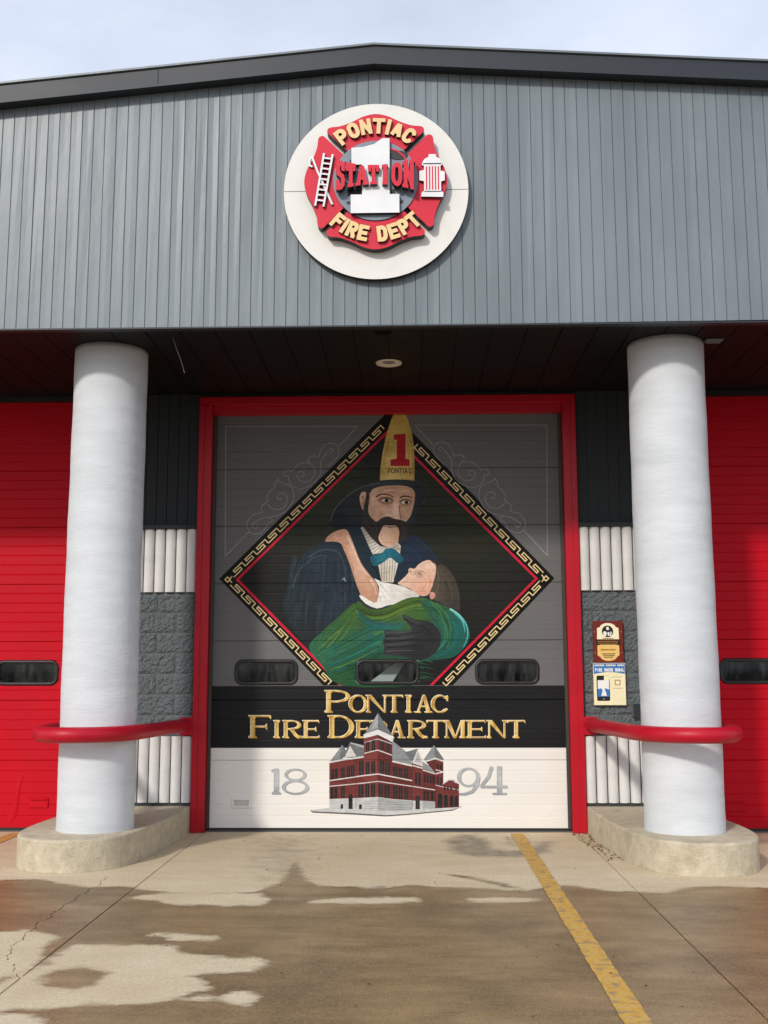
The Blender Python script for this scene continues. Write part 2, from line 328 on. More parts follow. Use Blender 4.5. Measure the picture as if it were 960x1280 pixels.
def concrete_mat():
    mt = bpy.data.materials.new('pavement_concrete'); mt.use_nodes = True; t = mt.node_tree; n = t.nodes; l = t.links.new; b = n['Principled BSDF']
    geo = n.new('ShaderNodeNewGeometry')
    def noise(s, d=6, r=.55, st=(1, 1, 1)):
        mpn = n.new('ShaderNodeMapping'); mpn.inputs['Scale'].default_value = st; l(geo.outputs['Position'], mpn.inputs['Vector'])
        z = n.new('ShaderNodeTexNoise'); z.inputs['Scale'].default_value = s; z.inputs['Detail'].default_value = d; z.inputs['Roughness'].default_value = r; l(mpn.outputs['Vector'], z.inputs['Vector']); return z.outputs['Fac']
    def rng_(v, a, b2, c, d): 
        x = n.new('ShaderNodeMapRange'); x.inputs['From Min'].default_value = a; x.inputs['From Max'].default_value = b2; x.inputs['To Min'].default_value = c; x.inputs['To Max'].default_value = d; l(v, x.inputs['Value']); return x.outputs['Result']
    def math_(op, a, b2):
        x = n.new('ShaderNodeMath'); x.operation = op
        for i, v in enumerate((a, b2)):
            if isinstance(v, (int, float)): x.inputs[i].default_value = v
            else: l(v, x.inputs[i])
        return x.outputs[0]
    def mix(fac, a, b2):
        x = n.new('ShaderNodeMix'); x.data_type = 'RGBA'
        if isinstance(fac, (int, float)): x.inputs['Factor'].default_value = fac
        else: l(fac, x.inputs['Factor'])
        for k, v in (('A', a), ('B', b2)):
            if isinstance(v, tuple): x.inputs[k].default_value = (*v, 1)
            else: l(v, x.inputs[k])
        return x.outputs['Result']
    aw = n.new('ShaderNodeAttribute'); aw.attribute_name = 'wet'
    ast = n.new('ShaderNodeAttribute'); ast.attribute_name = 'stain'
    edge = math_('ADD', aw.outputs['Fac'], math_('MULTIPLY', math_('SUBTRACT', noise(7, 10, .7, (.8, 1.4, 1)), .5), .24))
    wet = rng_(edge, -.026, .024, 0, 1)
    streak = noise(2.6, 9, .68, (.6, 1.7, 1)); blot = noise(1.1, 9, .66); fine = noise(42, 8, .75); speck = noise(105, 4, .75)
    dry = mix(rng_(blot, .3, .7, 0, 1), (.62, .50, .32), (.76, .655, .47))
    dry = mix(rng_(streak, .42, .72, 0, .45), dry, (.50, .40, .25))
    dry = mix(rng_(fine, .42, .66, 0, .55), dry, (.42, .33, .20)); dry = mix(rng_(speck, .55, .64, 0, .55), dry, (.25, .19, .12))
    wetc = mix(rng_(streak, .38, .62, 0, 1), (.35, .24, .118), (.20, .13, .058))
    wetc = mix(rng_(blot, .47, .62, 0, .85), wetc, (.135, .088, .042))
    wetc = mix(rng_(fine, .42, .66, 0, .6), wetc, (.42, .30, .155))
    wetc = mix(rng_(speck, .52, .60, 0, .8), wetc, (.05, .036, .022))
    col = mix(wet, dry, wetc)
    rim = math_('MULTIPLY', rng_(edge, -.05, .0, 0, 1), math_('SUBTRACT', 1, wet)); col = mix(math_('MULTIPLY', rim, .35), col, (.36, .30, .21))
    col = mix(rng_(math_('ADD', ast.outputs['Fac'], math_('MULTIPLY', math_('SUBTRACT', noise(6, 8, .65), .5), 1.3)), .2, 1.0, 0, .8), col, (.13, .115, .095))
    pit = rng_(noise(38, 3, .5), .70, .76, 0, .75); col = mix(pit, col, (.10, .085, .065))
    l(col, b.inputs['Base Color'])
    rgh = math_('ADD', math_('MULTIPLY', wet, -.47), .88); rgh = math_('ADD', rgh, math_('MULTIPLY', math_('SUBTRACT', streak, .5), .25)); l(rgh, b.inputs['Roughness']); b.inputs['Specular IOR Level'].default_value = .4
    bn = n.new('ShaderNodeBump'); bn.inputs['Strength'].default_value = .35; bn.inputs['Distance'].default_value = .006; l(math_('ADD', fine, math_('MULTIPLY', speck, .5)), bn.inputs['Height']); l(bn.outputs['Normal'], b.inputs['Normal'])
    return mt
M['concrete'] = concrete_mat()
def yellow_mat():
    mt = bpy.data.materials.new('yellow_line_paint'); mt.use_nodes = True; t = mt.node_tree; n = t.nodes; l = t.links.new; b = n['Principled BSDF']; b.inputs['Roughness'].default_value = .75
    geo = n.new('ShaderNodeNewGeometry'); z = n.new('ShaderNodeTexNoise'); z.inputs['Scale'].default_value = 13; z.inputs['Detail'].default_value = 9; z.inputs['Roughness'].default_value = .7; l(geo.outputs['Position'], z.inputs['Vector'])
    r = n.new('ShaderNodeValToRGB'); e = r.color_ramp.elements; e[0].position = .40; e[0].color = (.30, .23, .14, 1); e[1].position = .49; e[1].color = (.60, .33, .04, 1)
    x = e.new(.57); x.color = (.58, .37, .11, 1); y = e.new(.68); y.color = (.40, .29, .15, 1)
    l(z.outputs['Fac'], r.inputs['Fac']); l(r.outputs['Color'], b.inputs['Base Color']); return mt
M['yellow'] = yellow_mat()

# flat maps: traced image pixels -> metres on the door face / on the ground
HD = ((0.009087844, -2.589702e-05, -4.38024), (1.207084e-05, -0.008798011, 9.14074), (2.106002e-05, 0.0001188284, 1.0))
HG = ((-0.001944559, -0.0002854351, 1.239761), (-1.791373e-05, 0.01289115, -13.40536), (-2.904039e-06, -0.00119393, 1.0))
def hmap(H, p):
    x, y = p[0], p[1]; w = H[2][0]*x+H[2][1]*y+H[2][2]
    return ((H[0][0]*x+H[0][1]*y+H[0][2])/w, (H[1][0]*x+H[1][1]*y+H[1][2])/w)
def D(p): return hmap(HD, p)
def G(p): return hmap(HG, p)

# ------------------------------------------------------------------ ground and pavement
ground = mesh_obj('ground', [(-900, -900, -.05), (900, -900, -.05), (900, 900, -.05), (-900, 900, -.05)], [(0, 1, 2, 3)], M['asphalt'])
tag(ground, kind='structure')
pave = empty('pavement'); tag(pave, kind='structure')
def zz(pts, ox, oy, s): return [G((ox+x/s, oy+y/s)) for x, y in pts]
main_wet = zz([(-200, 158), (0, 160), (100, 158), (160, 170), (230, 178), (300, 175), (345, 182), (420, 192), (500, 196), (640, 190), (690, 174), (710, 160), (724, 136), (738, 116), (748, 126), (752, 146), (772, 164), (800, 175), (880, 177)], 0, 1020, 2) \
    + zz([(0, 182), (60, 172), (130, 177), (250, 182), (350, 187), (400, 180), (450, 172), (560, 186), (640, 190), (730, 186), (780, 177), (850, 176), (960, 180), (1200, 185)], 480, 1020, 2) + [(40, -3), (40, -30), (-40, -30), (-40, -3)]
dry_p = [zz(p, 0, 1020, 2) for p in (
    [(340, 205), (370, 197), (480, 195), (640, 195), (665, 210), (640, 222), (530, 222), (430, 218), (380, 208)],
    [(785, 215), (830, 208), (960, 205), (1030, 206), (1040, 212), (960, 217), (880, 216)],
    [(392, 296), (430, 299), (530, 302), (530, 309), (440, 307)],
    [(130, 370), (160, 340), (200, 325), (420, 328), (440, 345), (520, 355), (640, 360), (655, 372), (620, 385), (510, 390), (460, 400), (500, 415), (505, 430), (430, 450), (380, 465), (300, 468), (230, 465), (130, 475), (60, 480), (-60, 485), (-60, 450), (60, 400)],
    [(575, 450), (600, 443), (640, 455), (610, 467), (585, 465)],
    [(-60, 300), (60, 288), (115, 295), (125, 310), (95, 330), (90, 360), (60, 395), (-60, 410)],
    [(-60, 500), (60, 500), (90, 510), (90, 560), (-60, 560)], [(485, 452), (515, 453), (512, 458), (490, 457)])] + [zz([(222, 208), (300, 205), (380, 209), (330, 214), (230, 213)], 480, 1020, 2), zz([(640, 182), (735, 184), (700, 190), (650, 188)], 480, 1020, 2)]
wet_h = [zz([(90, 410), (120, 385), (200, 375), (265, 383), (280, 395), (250, 420), (180, 437), (120, 430)], 0, 1020, 2),
         zz([(130, 140), (200, 148), (290, 165), (350, 182), (300, 178), (220, 160), (160, 150)], 480, 1020, 2)]
stain_p = [(zz([(160, 62), (205, 46), (246, 58), (262, 82), (300, 90), (350, 86), (412, 66), (398, 90), (330, 102), (240, 100), (188, 94)], 480, 1020, 2), .16, .8), (zz(ell(330, 62, 26, 14, 16), 480, 1020, 2), .2, .5),
           (zz(ell(700, 95, 34, 50, 16), 0, 1020, 2), .7, .45), (zz(ell(952, 181, 22, 7, 12), 0, 1020, 2), .05, .7)]
def sdist(P, poly):
    """signed distance, positive inside"""
    P = np.asarray(P); d = np.full(len(P), 1e9); ins = np.zeros(len(P), bool); n = len(poly)
    for i in range(n):
        a = np.array(poly[i]); b = np.array(poly[(i+1) % n]); ab = b-a
        t = np.clip(((P-a)@ab)/max(ab@ab, 1e-12), 0, 1); d = np.minimum(d, np.hypot(*(P-(a+t[:, None]*ab)).T))
        c = ((a[1] > P[:, 1]) != (b[1] > P[:, 1])); 
        with np.errstate(divide='ignore', invalid='ignore'): xx = (b[0]-a[0])*(P[:, 1]-a[1])/(b[1]-a[1])+a[0]
        ins ^= c & (P[:, 0] < xx)
    return np.where(ins, d, -d)
def ground_attr(me):
    P = np.array([v.co[:2] for v in me.vertices])
    w = sdist(P, main_wet)
    for p in dry_p: w = np.minimum(w, -sdist(P, p)-.035)
    for p in wet_h: w = np.maximum(w, sdist(P, p)-.02)
    s = np.zeros(len(P))
    for p, f, k in stain_p: s = np.maximum(s, np.clip(sdist(P, p)/f+.8, 0, 1)*k)
    for k, a in (('wet', w), ('stain', s)):
        at = me.attributes.new(k, 'FLOAT', 'POINT'); at.data.foreach_set('value', a.astype(np.float32))
def slab(xl, xr, y0, y1, nx, ny, fine=True):
    """slab with left/right borders given as functions of y; top at z 0, sides 6 cm deep"""
    V, Fc = [], []
    for j in range(ny+1):
        y = y0+(y1-y0)*j/ny; a, b = xl(y), xr(y)
        for i in range(nx+1): V.append((a+(b-a)*i/nx, y, 0.0))
    for j in range(ny):
        for i in range(nx): k = j*(nx+1)+i; Fc.append((k, k+1, k+nx+2, k+nx+1))
    rim = [i for i in range(nx+1)] + [j*(nx+1)+nx for j in range(1, ny+1)] + [ny*(nx+1)+i for i in range(nx-1, -1, -1)] + [j*(nx+1) for j in range(ny-1, 0, -1)]
    n = len(V); V += [(V[i][0], V[i][1], -.06) for i in rim]
    for k in range(len(rim)): k2 = (k+1) % len(rim); Fc.append((rim[k2], rim[k], n+k, n+k2))
    o = mesh_obj('slab', V, Fc, M['concrete'], pave); ground_attr(o.data); return o
crack = sorted([G(p) for p in [(137, 1091), (125, 1105), (107, 1115), (92, 1125), (72, 1137), (62, 1147), (50, 1152), (40, 1162), (25, 1175), (12, 1187), (11, 1200), (19, 1210), (21, 1221)]], key=lambda q: q[1])
cy_, cx_ = [q[1] for q in crack], [q[0] for q in crack]
def crackx(y): return float(np.interp(y, cy_, cx_)) + .012*math.sin(y*23) + .008*math.sin(y*61+1)
XJ = [-12.8, -9.2, -5.52, -1.83, 1.885, 5.56, 9.2, 12.8]; YJ = [.02, -2.27, -5.69, -9.1, -12.5, -16.0]
g = .005
for j in range(len(YJ)-1):
    for i in range(len(XJ)-1):
        a, b, y0, y1 = XJ[i]+g, XJ[i+1]-g, YJ[j+1]+g, YJ[j]-g
        vis = j < 3 and 1 < i < 5
        nx, ny = (int((b-a)/.045), int((y1-y0)/.04)) if vis else (4, 4)
        if i == 2 and j == 1:
            jx = -1.83-g
            slab(lambda y: a, lambda y: min(jx, crackx(y)-.003) if y > cy_[0] else jx, y0, y1, nx, ny)
            slab(lambda y: min(jx-.004, crackx(y)+.004), lambda y: jx, cy_[0]+.03, y1, 12, 75)
        else: slab(lambda y: a, lambda y: b, y0, y1, nx, ny)

# worn yellow line from the doorway towards the camera
def line_mesh(xc=1.2775):
    V, Fc = [], []; n = 190
    for i in range(n+1):
        y = -.08-(9.0-.08)*i/n; e = lambda k: .0022*math.sin(y*7+k)+.0018*math.sin(y*31+2*k)+random.uniform(-.0016, .0016)
        V += [(xc-.0645+e(0), y, .004), (xc+.0645+e(2), y, .004)]
    for i in range(n): k = 2*i; Fc.append((k, k+2, k+3, k+1))
    return mesh_obj('painted_line', V, Fc, M['yellow'])
tag(line_mesh(), 'worn yellow painted line running from the mural door across the wet concrete', 'road marking', 'yellow lines on the pavement')
tag(line_mesh(-3.69), 'short end of a yellow line at the left edge, before the left red door', 'road marking', 'yellow lines on the pavement')

# ------------------------------------------------------------------ building
FY, SZ = -2.3, 4.5          # fascia plane, soffit height
APEX, ZAP = -.05, 6.99
def ztop(x): return ZAP-.095*(APEX-x) if x < APEX else ZAP-.064*(x-APEX)
fs = empty('fire_station', (0, 0, 0))
tag(fs, 'grey metal clad fire station with low gable, deep overhang and white round columns', 'building')
HW = 8.4
# gable fascia of narrow steel slats
fascia = mesh_obj('gable_wall', [(-HW, FY+.06, SZ+.01), (HW, FY+.06, SZ+.01), (HW, FY+.06, ztop(HW)-.1), (APEX, FY+.06, ztop(APEX)-.1), (-HW, FY+.06, ztop(-HW)-.1)], [(0, 1, 2, 3, 4)], M['base'], fs)
pitch_s = .1005; k0 = int(HW/pitch_s)
for k in range(-k0, k0):
    x0, x1 = k*pitch_s+.0006, (k+1)*pitch_s-.0006
    zb = SZ-.008+.004*(x0 if x0 > 0 else 0); ta, tb = ztop(x0)-.12, ztop(x1)-.12
    d = random.gauss(0, .0006); e = random.gauss(0, .0009); yf = FY+.012
    # face, rolled edge on the left, lap return on the right
    prof = [(x0, yf+.03), (x0, yf+.002), (x0+.002, yf-.0022+d), (x0+.006, yf-.0004+d), (x0+.05, yf+e), (x1-.0025, yf-.0005-d), (x1, yf+.005), (x1, yf+.03)]
    V = []; n = len(prof)
    for zf in (0, .5, 1):
        for i, (x, y) in enumerate(prof):
            t = (x-x0)/(x1-x0); zt = ta+(tb-ta)*t; V.append((x, y+(random.gauss(0, .0012) if zf == .5 and 2 < i < 6 else 0), zb+(zt-zb)*zf))
    Fc = [(r*n+i, r*n+i+1, (r+1)*n+i+1, (r+1)*n+i) for r in range(2) for i in range(n-1)]
    mesh_obj('slat', V, Fc, M['siding'], fascia)
box('drip_edge', -HW, HW, FY-.004, FY+.07, SZ-.022, SZ-.009, M['trim'], fascia)
# roof with its metal rake trim
def gable_prism(name, y0, y1, dz0, dz1, mat, parent, side):
    xs = (-HW-.1, APEX) if side < 0 else (APEX, HW+.1)
    V = [(x, y, ztop(x)+dz) for y in (y0, y1) for x in xs for dz in (dz0, dz1)]
    bm = bmesh.new(); [bm.verts.new(v) for v in V]; bmesh.ops.convex_hull(bm, input=bm.verts[:]); return bm_obj(name, bm, mat, parent)
for s in (-1, 1):
    rf = gable_prism('roof', FY-.06, 9.6, -.10, -.03, M['roof'], fs, s)
    gable_prism('rake_trim', FY-.10, FY-.062, -.185, -.012, M['trim'], rf, s)
    gable_prism('trim_cap', FY-.118, FY+.1, -.026+.018, .010, M['siding'], rf, s)
    gable_prism('trim_lip', FY-.112, FY-.1005, -.185, -.165, M['trim'], rf, s)
    gable_prism('eave_board', FY-.0615, FY+.05, -.180, -.1005, M['trim'], rf, s)
    box('trim_joint', s*1.93-.004, s*1.93+.004, FY-.1025, FY-.099, ztop(s*1.93)-.18, ztop(s*1.93)-.015, M['base'], rf)
# soffit of steel planks running front to back
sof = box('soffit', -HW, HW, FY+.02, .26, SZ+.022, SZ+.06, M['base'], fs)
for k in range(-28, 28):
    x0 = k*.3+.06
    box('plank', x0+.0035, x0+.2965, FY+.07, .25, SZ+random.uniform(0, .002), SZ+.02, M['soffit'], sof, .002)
# walls that close the hall (dark inside)
for s in (-1, 1): box('side_wall', s*HW-.1, s*HW+.1, .02, 9.4, -.05, 6.2, M['siding_dark'], fs)
box('back_wall', -HW+.101, HW-.101, 9.2, 9.39, -.05, 6.2, M['inside'], fs)
box('inner_floor', -HW+.101, HW-.101, .021, 9.19, -.05, .012, M['inside'], fs)
box('inner_ceiling', -HW+.101, HW-.101, .28, 9.19, 4.9, 5.0, M['inside'], fs)
box('wall_header', -HW, HW, .262, .32, 4.42, 4.9, M['inside'], fs)

# split faced block: four shapes shared by all blocks
def block_mesh(w, h, seed):
    rs = np.random.default_rng(seed); nx, nz = max(5, int(w/.026)), 8
    V, Fc = [], []; ph = rs.uniform(0, 6, 4)
    for j in range(nz+1):
        for i in range(nx+1):
            u, v = i/nx, j/nz; edge = min(u, 1-u)*w, min(v, 1-v)*h
            f = min(1, min(edge)/.008)
            y = -.005-.005*f*(1+.9*math.sin(u*7+ph[0])*math.sin(v*5+ph[1])) - f*rs.uniform(0, .016)
            V.append((u*w, y, v*h))
    for j in range(nz):
        for i in range(nx): k = j*(nx+1)+i; Fc.append((k, k+1, k+nx+2, k+nx+1))
    rim = [i for i in range(nx+1)] + [j*(nx+1)+nx for j in range(1, nz+1)] + [nz*(nx+1)+i for i in range(nx-1, -1, -1)] + [j*(nx+1) for j in range(nz-1, 0, -1)]
    n = len(V); V += [(V[i][0], .02, V[i][2]) for i in rim]
    for k in range(len(rim)): k2 = (k+1) % len(rim); Fc.append((rim[k2], rim[k], n+k, n+k2))
    me = bpy.data.meshes.new('block'); me.from_pydata(V, [], Fc); me.materials.append(M['block']); return me
CH = .208
BL = {('f', s): block_mesh(.392, CH-.007, s) for s in range(5)}; BL.update({('h', s): block_mesh(.192, CH-.007, 20+s) for s in range(4)})
def flute_mesh(h):
    V, Fc = [], []; n = 9; r = .0505
    for z in (0, h):
        for i in range(n+1): a = math.pi*i/n; V.append((-r*math.cos(a), -.012-r*.85*math.sin(a), z))
    for i in range(n): Fc.append((i, i+1, i+n+2, i+n+1))
    V += V[:]; Fc.append(tuple(2*n+2+i for i in range(n, -1, -1))); Fc.append(tuple(2*n+2+i for i in range(n+1, 2*n+2)))
    me = bpy.data.meshes.new('flute'); me.from_pydata(V, [], Fc); me.materials.append(M['flute'])
    for p in me.polygons: p.use_smooth = len(p.vertices) == 4
    return me
FL = flute_mesh(.2170)
PX0, PX1 = 1.972, 2.968
def add(name, me, loc, parent):
    o = bpy.data.objects.new(name, me); C.objects.link(o); o.location = loc; o.parent = parent; return o
for s in (-1, 1):
    a, b = (PX0, PX1) if s > 0 else (-PX1, -PX0)
    pier = box('pier', a, b, 0, .3, 0, SZ-.001, M['mortar'], fs)
    pier['label'] = 'wall pier of grey rough block and white fluted block between the mural door and the %s red door' % ('right' if s > 0 else 'left')
    n = int((b-a)/.1)
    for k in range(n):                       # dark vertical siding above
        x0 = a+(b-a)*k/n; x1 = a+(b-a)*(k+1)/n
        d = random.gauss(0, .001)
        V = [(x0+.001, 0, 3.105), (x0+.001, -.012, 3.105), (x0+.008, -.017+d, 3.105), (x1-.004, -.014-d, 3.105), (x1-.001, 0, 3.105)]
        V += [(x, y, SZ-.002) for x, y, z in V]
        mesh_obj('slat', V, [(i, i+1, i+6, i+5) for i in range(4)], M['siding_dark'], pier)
    box('sill', a+.001, b-.001, -.075, -.001, 3.056, 3.10, M['siding_dark'], pier, .004)
    nf = 9; fp = (b-a)/nf
    for zb in (2.403, .292):
        for q in range(3):
            for k in range(nf): add('flute', FL, (a+fp*(k+.5), -.002, zb+q*.2175), pier).scale.x = fp/.1095
    box('base_course', a+.001, b-.001, -.03, -.001, .262, .289, M['base'], pier)
    for c in range(7):
        z = .945+c*CH+.0035; x = a+.004; half = (c+(s < 0)) % 2
        lay = ['h', 'f', 'f'] if half else ['f', 'f', 'h']
        for i, kd in enumerate(lay):
            o = add('block', BL[(kd, random.randrange(4))], (x, -.002, z), pier); o.scale.x = .992/.996; x += (.4 if kd == 'f' else .2)*.992

# round columns
def column(cx, cy, rad, z0, z1, lab):
    V, Fc = [], []; n, mz = 64, 90
    for j in range(mz+1):
        z = z0+(z1-z0)*j/mz
        for i in range(n):
            a = 2*math.pi*i/n; r_ = rad+.0022*math.sin(3*a+z*1.7)+.0016*math.sin(z*9+a*2)+random.gauss(0, .0005)
            V.append((cx+r_*math.cos(a), cy+r_*math.sin(a), z))
    for j in range(mz):
        for i in range(n): Fc.append((j*n+i, j*n+(i+1) % n, (j+1)*n+(i+1) % n, (j+1)*n+i))
    Fc.append(tuple(range(mz*n, (mz+1)*n)))
    o = mesh_obj('column', V, Fc, M['white_stucco'], fs, True); o['label'] = lab; return o
column(-2.492, -1.56, .326, .258, SZ+.003, 'thick white round column at the left of the mural door')
column(2.553, -1.60, .334, .258, SZ+.003, 'thick white round column at the right of the mural door')

# ------------------------------------------------------------------ plinths and guard rails
PL = [(1.976, -.002), (1.985, -.5), (2.01, -1.0), (2.05, -1.45), (2.10, -1.8), (2.19, -2.04), (2.36, -2.20), (2.58, -2.27), (2.82, -2.21), (3.0, -2.04), (3.09, -1.78), (3.115, -1.4), (3.09, -.9), (3.03, -.45), (2.966, -.002)]
RL = [(2.035, -.052, 1.06), (2.045, -.5, 1.065), (2.075, -1.0, 1.07), (2.11, -1.45, 1.073), (2.16, -1.76, 1.075), (2.27, -1.98, 1.076), (2.42, -2.11, 1.077), (2.60, -2.155, 1.078), (2.76, -2.10, 1.077), (2.88, -1.96, 1.076), (2.96, -1.72, 1.075), (2.985, -1.4, 1.073), (2.98, -.9, 1.07), (2.965, -.45, 1.065), (2.95, -.052, 1.06)]
for s, nm in ((-1, 'left'), (1, 'right')):
    dx = 0 if s > 0 else .012; dy = -.05 if s > 0 else .06
    pts = smooth_path([(x, y, 0) for x, y in PL], 5); bm = bmesh.new(); H = .258
    shift = lambda p: (s*p[0]+dx*0, p[1]+(dy if p[1] < -1.4 else dy*max(0, -p[1])/1.4), 0)
    P = [Vector(shift(p)) for p in pts]
    cen = Vector((sum(p.x for p in P)/len(P), -1.0, 0))
    rings = []
    for z, k in ((.001, 0), (H-.02, 0), (H-.006, .006), (H, .02)):
        rings.append([bm.verts.new((p.x+(cen-p).normalized().x*k, min(-.001, p.y+(cen-p).normalized().y*k), z)) for p in P])
    for a in range(3):
        for i in range(len(P)-1): bm.faces.new((rings[a][i], rings[a][i+1], rings[a+1][i+1], rings[a+1][i]))
        bm.faces.new((rings[a][-1], rings[a][0], rings[a+1][0], rings[a+1][-1]))
    bm.faces.new(rings[3])
    o = bm_obj('concrete_plinth', bm, M['concrete_raw'])
    tag(o, 'rounded tan concrete plinth under the %s white column' % nm, 'plinth', 'concrete plinths under the columns')
    rail = empty('guard_rail', (s*2.5, -.05, 1.06)); tag(rail, 'bent red steel pipe rail wrapping the %s white column' % nm, 'guard rail', 'red guard rails around the columns')
    pp = [(s*x, y+(dy if y < -1.4 else dy*max(0, -y)/1.4), z) for x, y, z in RL]
    t = tube('pipe', smooth_path(pp, 6), .0655, M['red_rail'], rail, 24); t.matrix_parent_inverse = Matrix.Translation(rail.location).inverted()
    for e in (0, -1):
        q = pp[e]; pl = box('end_plate', q[0]-.066, q[0]+.066, -.078, -.0605, .955, 1.135, M['red_rail'], rail, .003); pl.matrix_parent_inverse = t.matrix_parent_inverse.copy()

# ------------------------------------------------------------------ overhead doors
DY = .05; DH = 4.27; W2 = 1.83
JOINT = [.70, 1.302, 1.902, 2.495, 3.095, 3.70]
EDGES_Z = [.035]+JOINT+[DH+.02]
GRO = []                                   # rib grooves inside a section
for a, b in zip(EDGES_Z[:-1], EDGES_Z[1:]):
    for k in range(1, 6): GRO.append(a+(b-a)*k/6)
def relief(z, deep=1.0):
    """depth of the door face behind DY at height z"""
    y = 0.0; deep2 = 1/deep
    for q in JOINT:
        d = abs(z-q)
        if d < .007: y = max(y, .006*deep2*(1-max(0, d-.002)/.005))
    for q in GRO:
        d = z-q
        if -.006 < d < .012: y = max(y, .0019*(1+d/.006) if d < 0 else .0019*(1-d/.012))
    return y*deep
ZL = sorted(set([round(q+d, 5) for q in JOINT for d in (-.007, -.002, .002, .007)] + [round(q+d, 5) for q in GRO for d in (-.006, 0, .012)]))
def panel(parent, za, zb, xa, xb, holes, mats, zsplit, deep=1.0):
    """one door section as a sheet with rib relief, window openings cut out, and a folded edge"""
    V, E, Fc = [], [], []
    def addpoly(p): Fc.append(list(range(len(V), len(V)+len(p)))); V.extend(Vector(q) for q in ccw(p))
    addpoly(rc(xa, za+.0012, xb, zb-.0012))
    hs = [h for h in holes if za < h[0][1] < zb]
    for h in hs: addpoly(h)
    for z in ZL+zsplit:
        if za+.0015 < z < zb-.0015: E.append((len(V), len(V)+1)); V.extend((Vector((xa, z)), Vector((xb, z))))
    v, e, f, ov, oe, of = delaunay_2d_cdt(V, E, Fc, 0, 1e-6, True)
    f2 = [t for t, o in zip(f, of) if 0 in o and len(o) == 1]
    n = len(v)
    verts = [(q[0], DY+relief(q[1], deep), q[1]) for q in v]+[(q[0], DY+.045, q[1]) for q in v]
    faces = [tuple(t) for t in f2]; cnt = {(t[i], t[(i+1) % len(t)]) for t in f2 for i in range(len(t))}
    faces += [(a, a+n, b+n, b) for a, b in cnt if (b, a) not in cnt]
    faces += [tuple(i+n for i in t[::-1]) for t in f2]
    o = mesh_obj('door_panel', verts, faces, mats[0], parent)
    for mm in mats[1:]: o.data.materials.append(mm)
    if zsplit:
        for p in o.data.polygons:
            z = p.center.z; p.material_index = sum(z < q for q in zsplit)
    return o
def rrect(x0, x1, z0, z1, r, n=6):
    o = []
    for cx, cz, a in ((x1-r, z1-r, 0), (x0+r, z1-r, 90), (x0+r, z0+r, 180), (x1-r, z0+r, 270)):
        for i in range(n+1): t = R(a+90*i/n); o.append((cx+r*math.cos(t), cz+r*math.sin(t)))
    return o
def window(parent, cx):
    x0, x1, z0, z1 = cx-.318, cx+.318, 1.462, 1.703
    # rubber gasket: a rounded ring standing proud of the sheet
    prof = [(.012, .046), (.012, .004), (.006, -.012), (-.012, -.016), (-.024, -.008), (-.026, .05)]
    V, Fc = [], []; base = [rrect(x0-d, x1+d, z0-d, z1+d, .075+d) for d, y in prof]; n = len(base[0])
    for (d, y), rr_ in zip(prof, base): V += [(x, DY+y, z) for x, z in rr_]
    for k in range(len(prof)-1):
        for i in range(n): j = (i+1) % n; Fc.append((k*n+i, k*n+j, (k+1)*n+j, (k+1)*n+i))
    w = mesh_obj('window', V, Fc, M['rubber'], parent, True)
    gl = rrect(x0+.02, x1-.02, z0+.02, z1-.02, .06)
    mesh_obj('pane', [(x, DY+.016, z) for x, z in gl], [tuple(range(n))[::-1]], M['glass'], w)
    return w
def handle(parent, x, z, mat):
    bm = box_bm(x-.098, x+.098, DY-.012, DY+.002, z-.05, z+.05, .004)
    o = bm_obj('lift_handle', bm, mat, parent)
    box('grip_recess', x-.075, x+.075, DY-.0135, DY-.0118, z-.028, z+.03, M['steel'] if mat is not M['red'] else M['red'], o)
    box('grip_bar', x-.08, x+.08, DY-.026, DY-.0125, z+.027, z+.04, mat, o, .003)
def overhead_door(cx, label, mats, zsplit, fmat, hx, hz, hmat, lintel=True):
    d = empty('garage_door', (cx, 0, 0)); tag(d, label, 'garage door', 'overhead garage doors of the fire station')
    holes = [rrect(w-.31, w+.31, 1.47, 1.695, .07) for w in (-1.243, 0, 1.222)]
    ez = EDGES_Z if lintel else EDGES_Z[:-1]+[SZ-.03]
    for a, b in zip(ez[:-1], ez[1:]): panel(d, a, b, -W2+.003, W2-.003, holes, mats, zsplit if zsplit else [], 1.0 if zsplit else 2.2)
    for w in (-1.243, 0, 1.222): window(d, w)
    handle(d, hx, hz, hmat)
    fr = empty('frame', (0, 0, 0), d)
    for s in (-1, 1):
        a, b = sorted((s*(W2+.002), s*(W2+.141)))
        jm = box('jamb', a, b, -.06, .30, .003, DH+.1, M['red_frame'], fr, .005)
        # raised outer flange, guide angle and weather strip
        a2, b2 = sorted((s*(W2+.085), s*(W2+.140))); box('flange', a2, b2, -.072, -.0605, .004, DH+.098, M['red_frame'], fr, .003)
        a3, b3 = sorted((s*(W2-.034), s*(W2+.0015))); box('weather_strip', a3, b3, .010, .036, .03, DH, M['strip'], fr, .004)
    if lintel:
        box('lintel', -W2-.141, W2+.141, -.0605, .26, DH+.101, DH+.19, M['red_frame'], fr, .004)
        box('lintel_return', -W2, W2, -.02, .26, DH+.005, DH+.1005, M['red_frame'], fr, .003)
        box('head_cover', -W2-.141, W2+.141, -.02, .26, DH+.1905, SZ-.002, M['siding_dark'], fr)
    else: box('head_strip', -W2-.141, W2+.141, -.02, .08, SZ-.06, SZ-.002, M['rubber'], fr)
    box('bottom_seal', -W2+.004, W2-.004, DY-.004, DY+.04, .004, .036, M['rubber'], d)
    return d
door = overhead_door(0, 'grey garage door painted with a mural of a firefighter carrying a woman', [M['panel_grey'], M['panel_black'], M['panel_white']], [1.443, .822], M['red'], -1.476, .28, M['sign_white'])
SPAN = 2*(W2+.141)+.996
dl = overhead_door(-4.94, 'plain red ribbed garage door at the left edge, behind the left column', [M['red']], None, M['red'], 1.4, .28, M['red'], False)
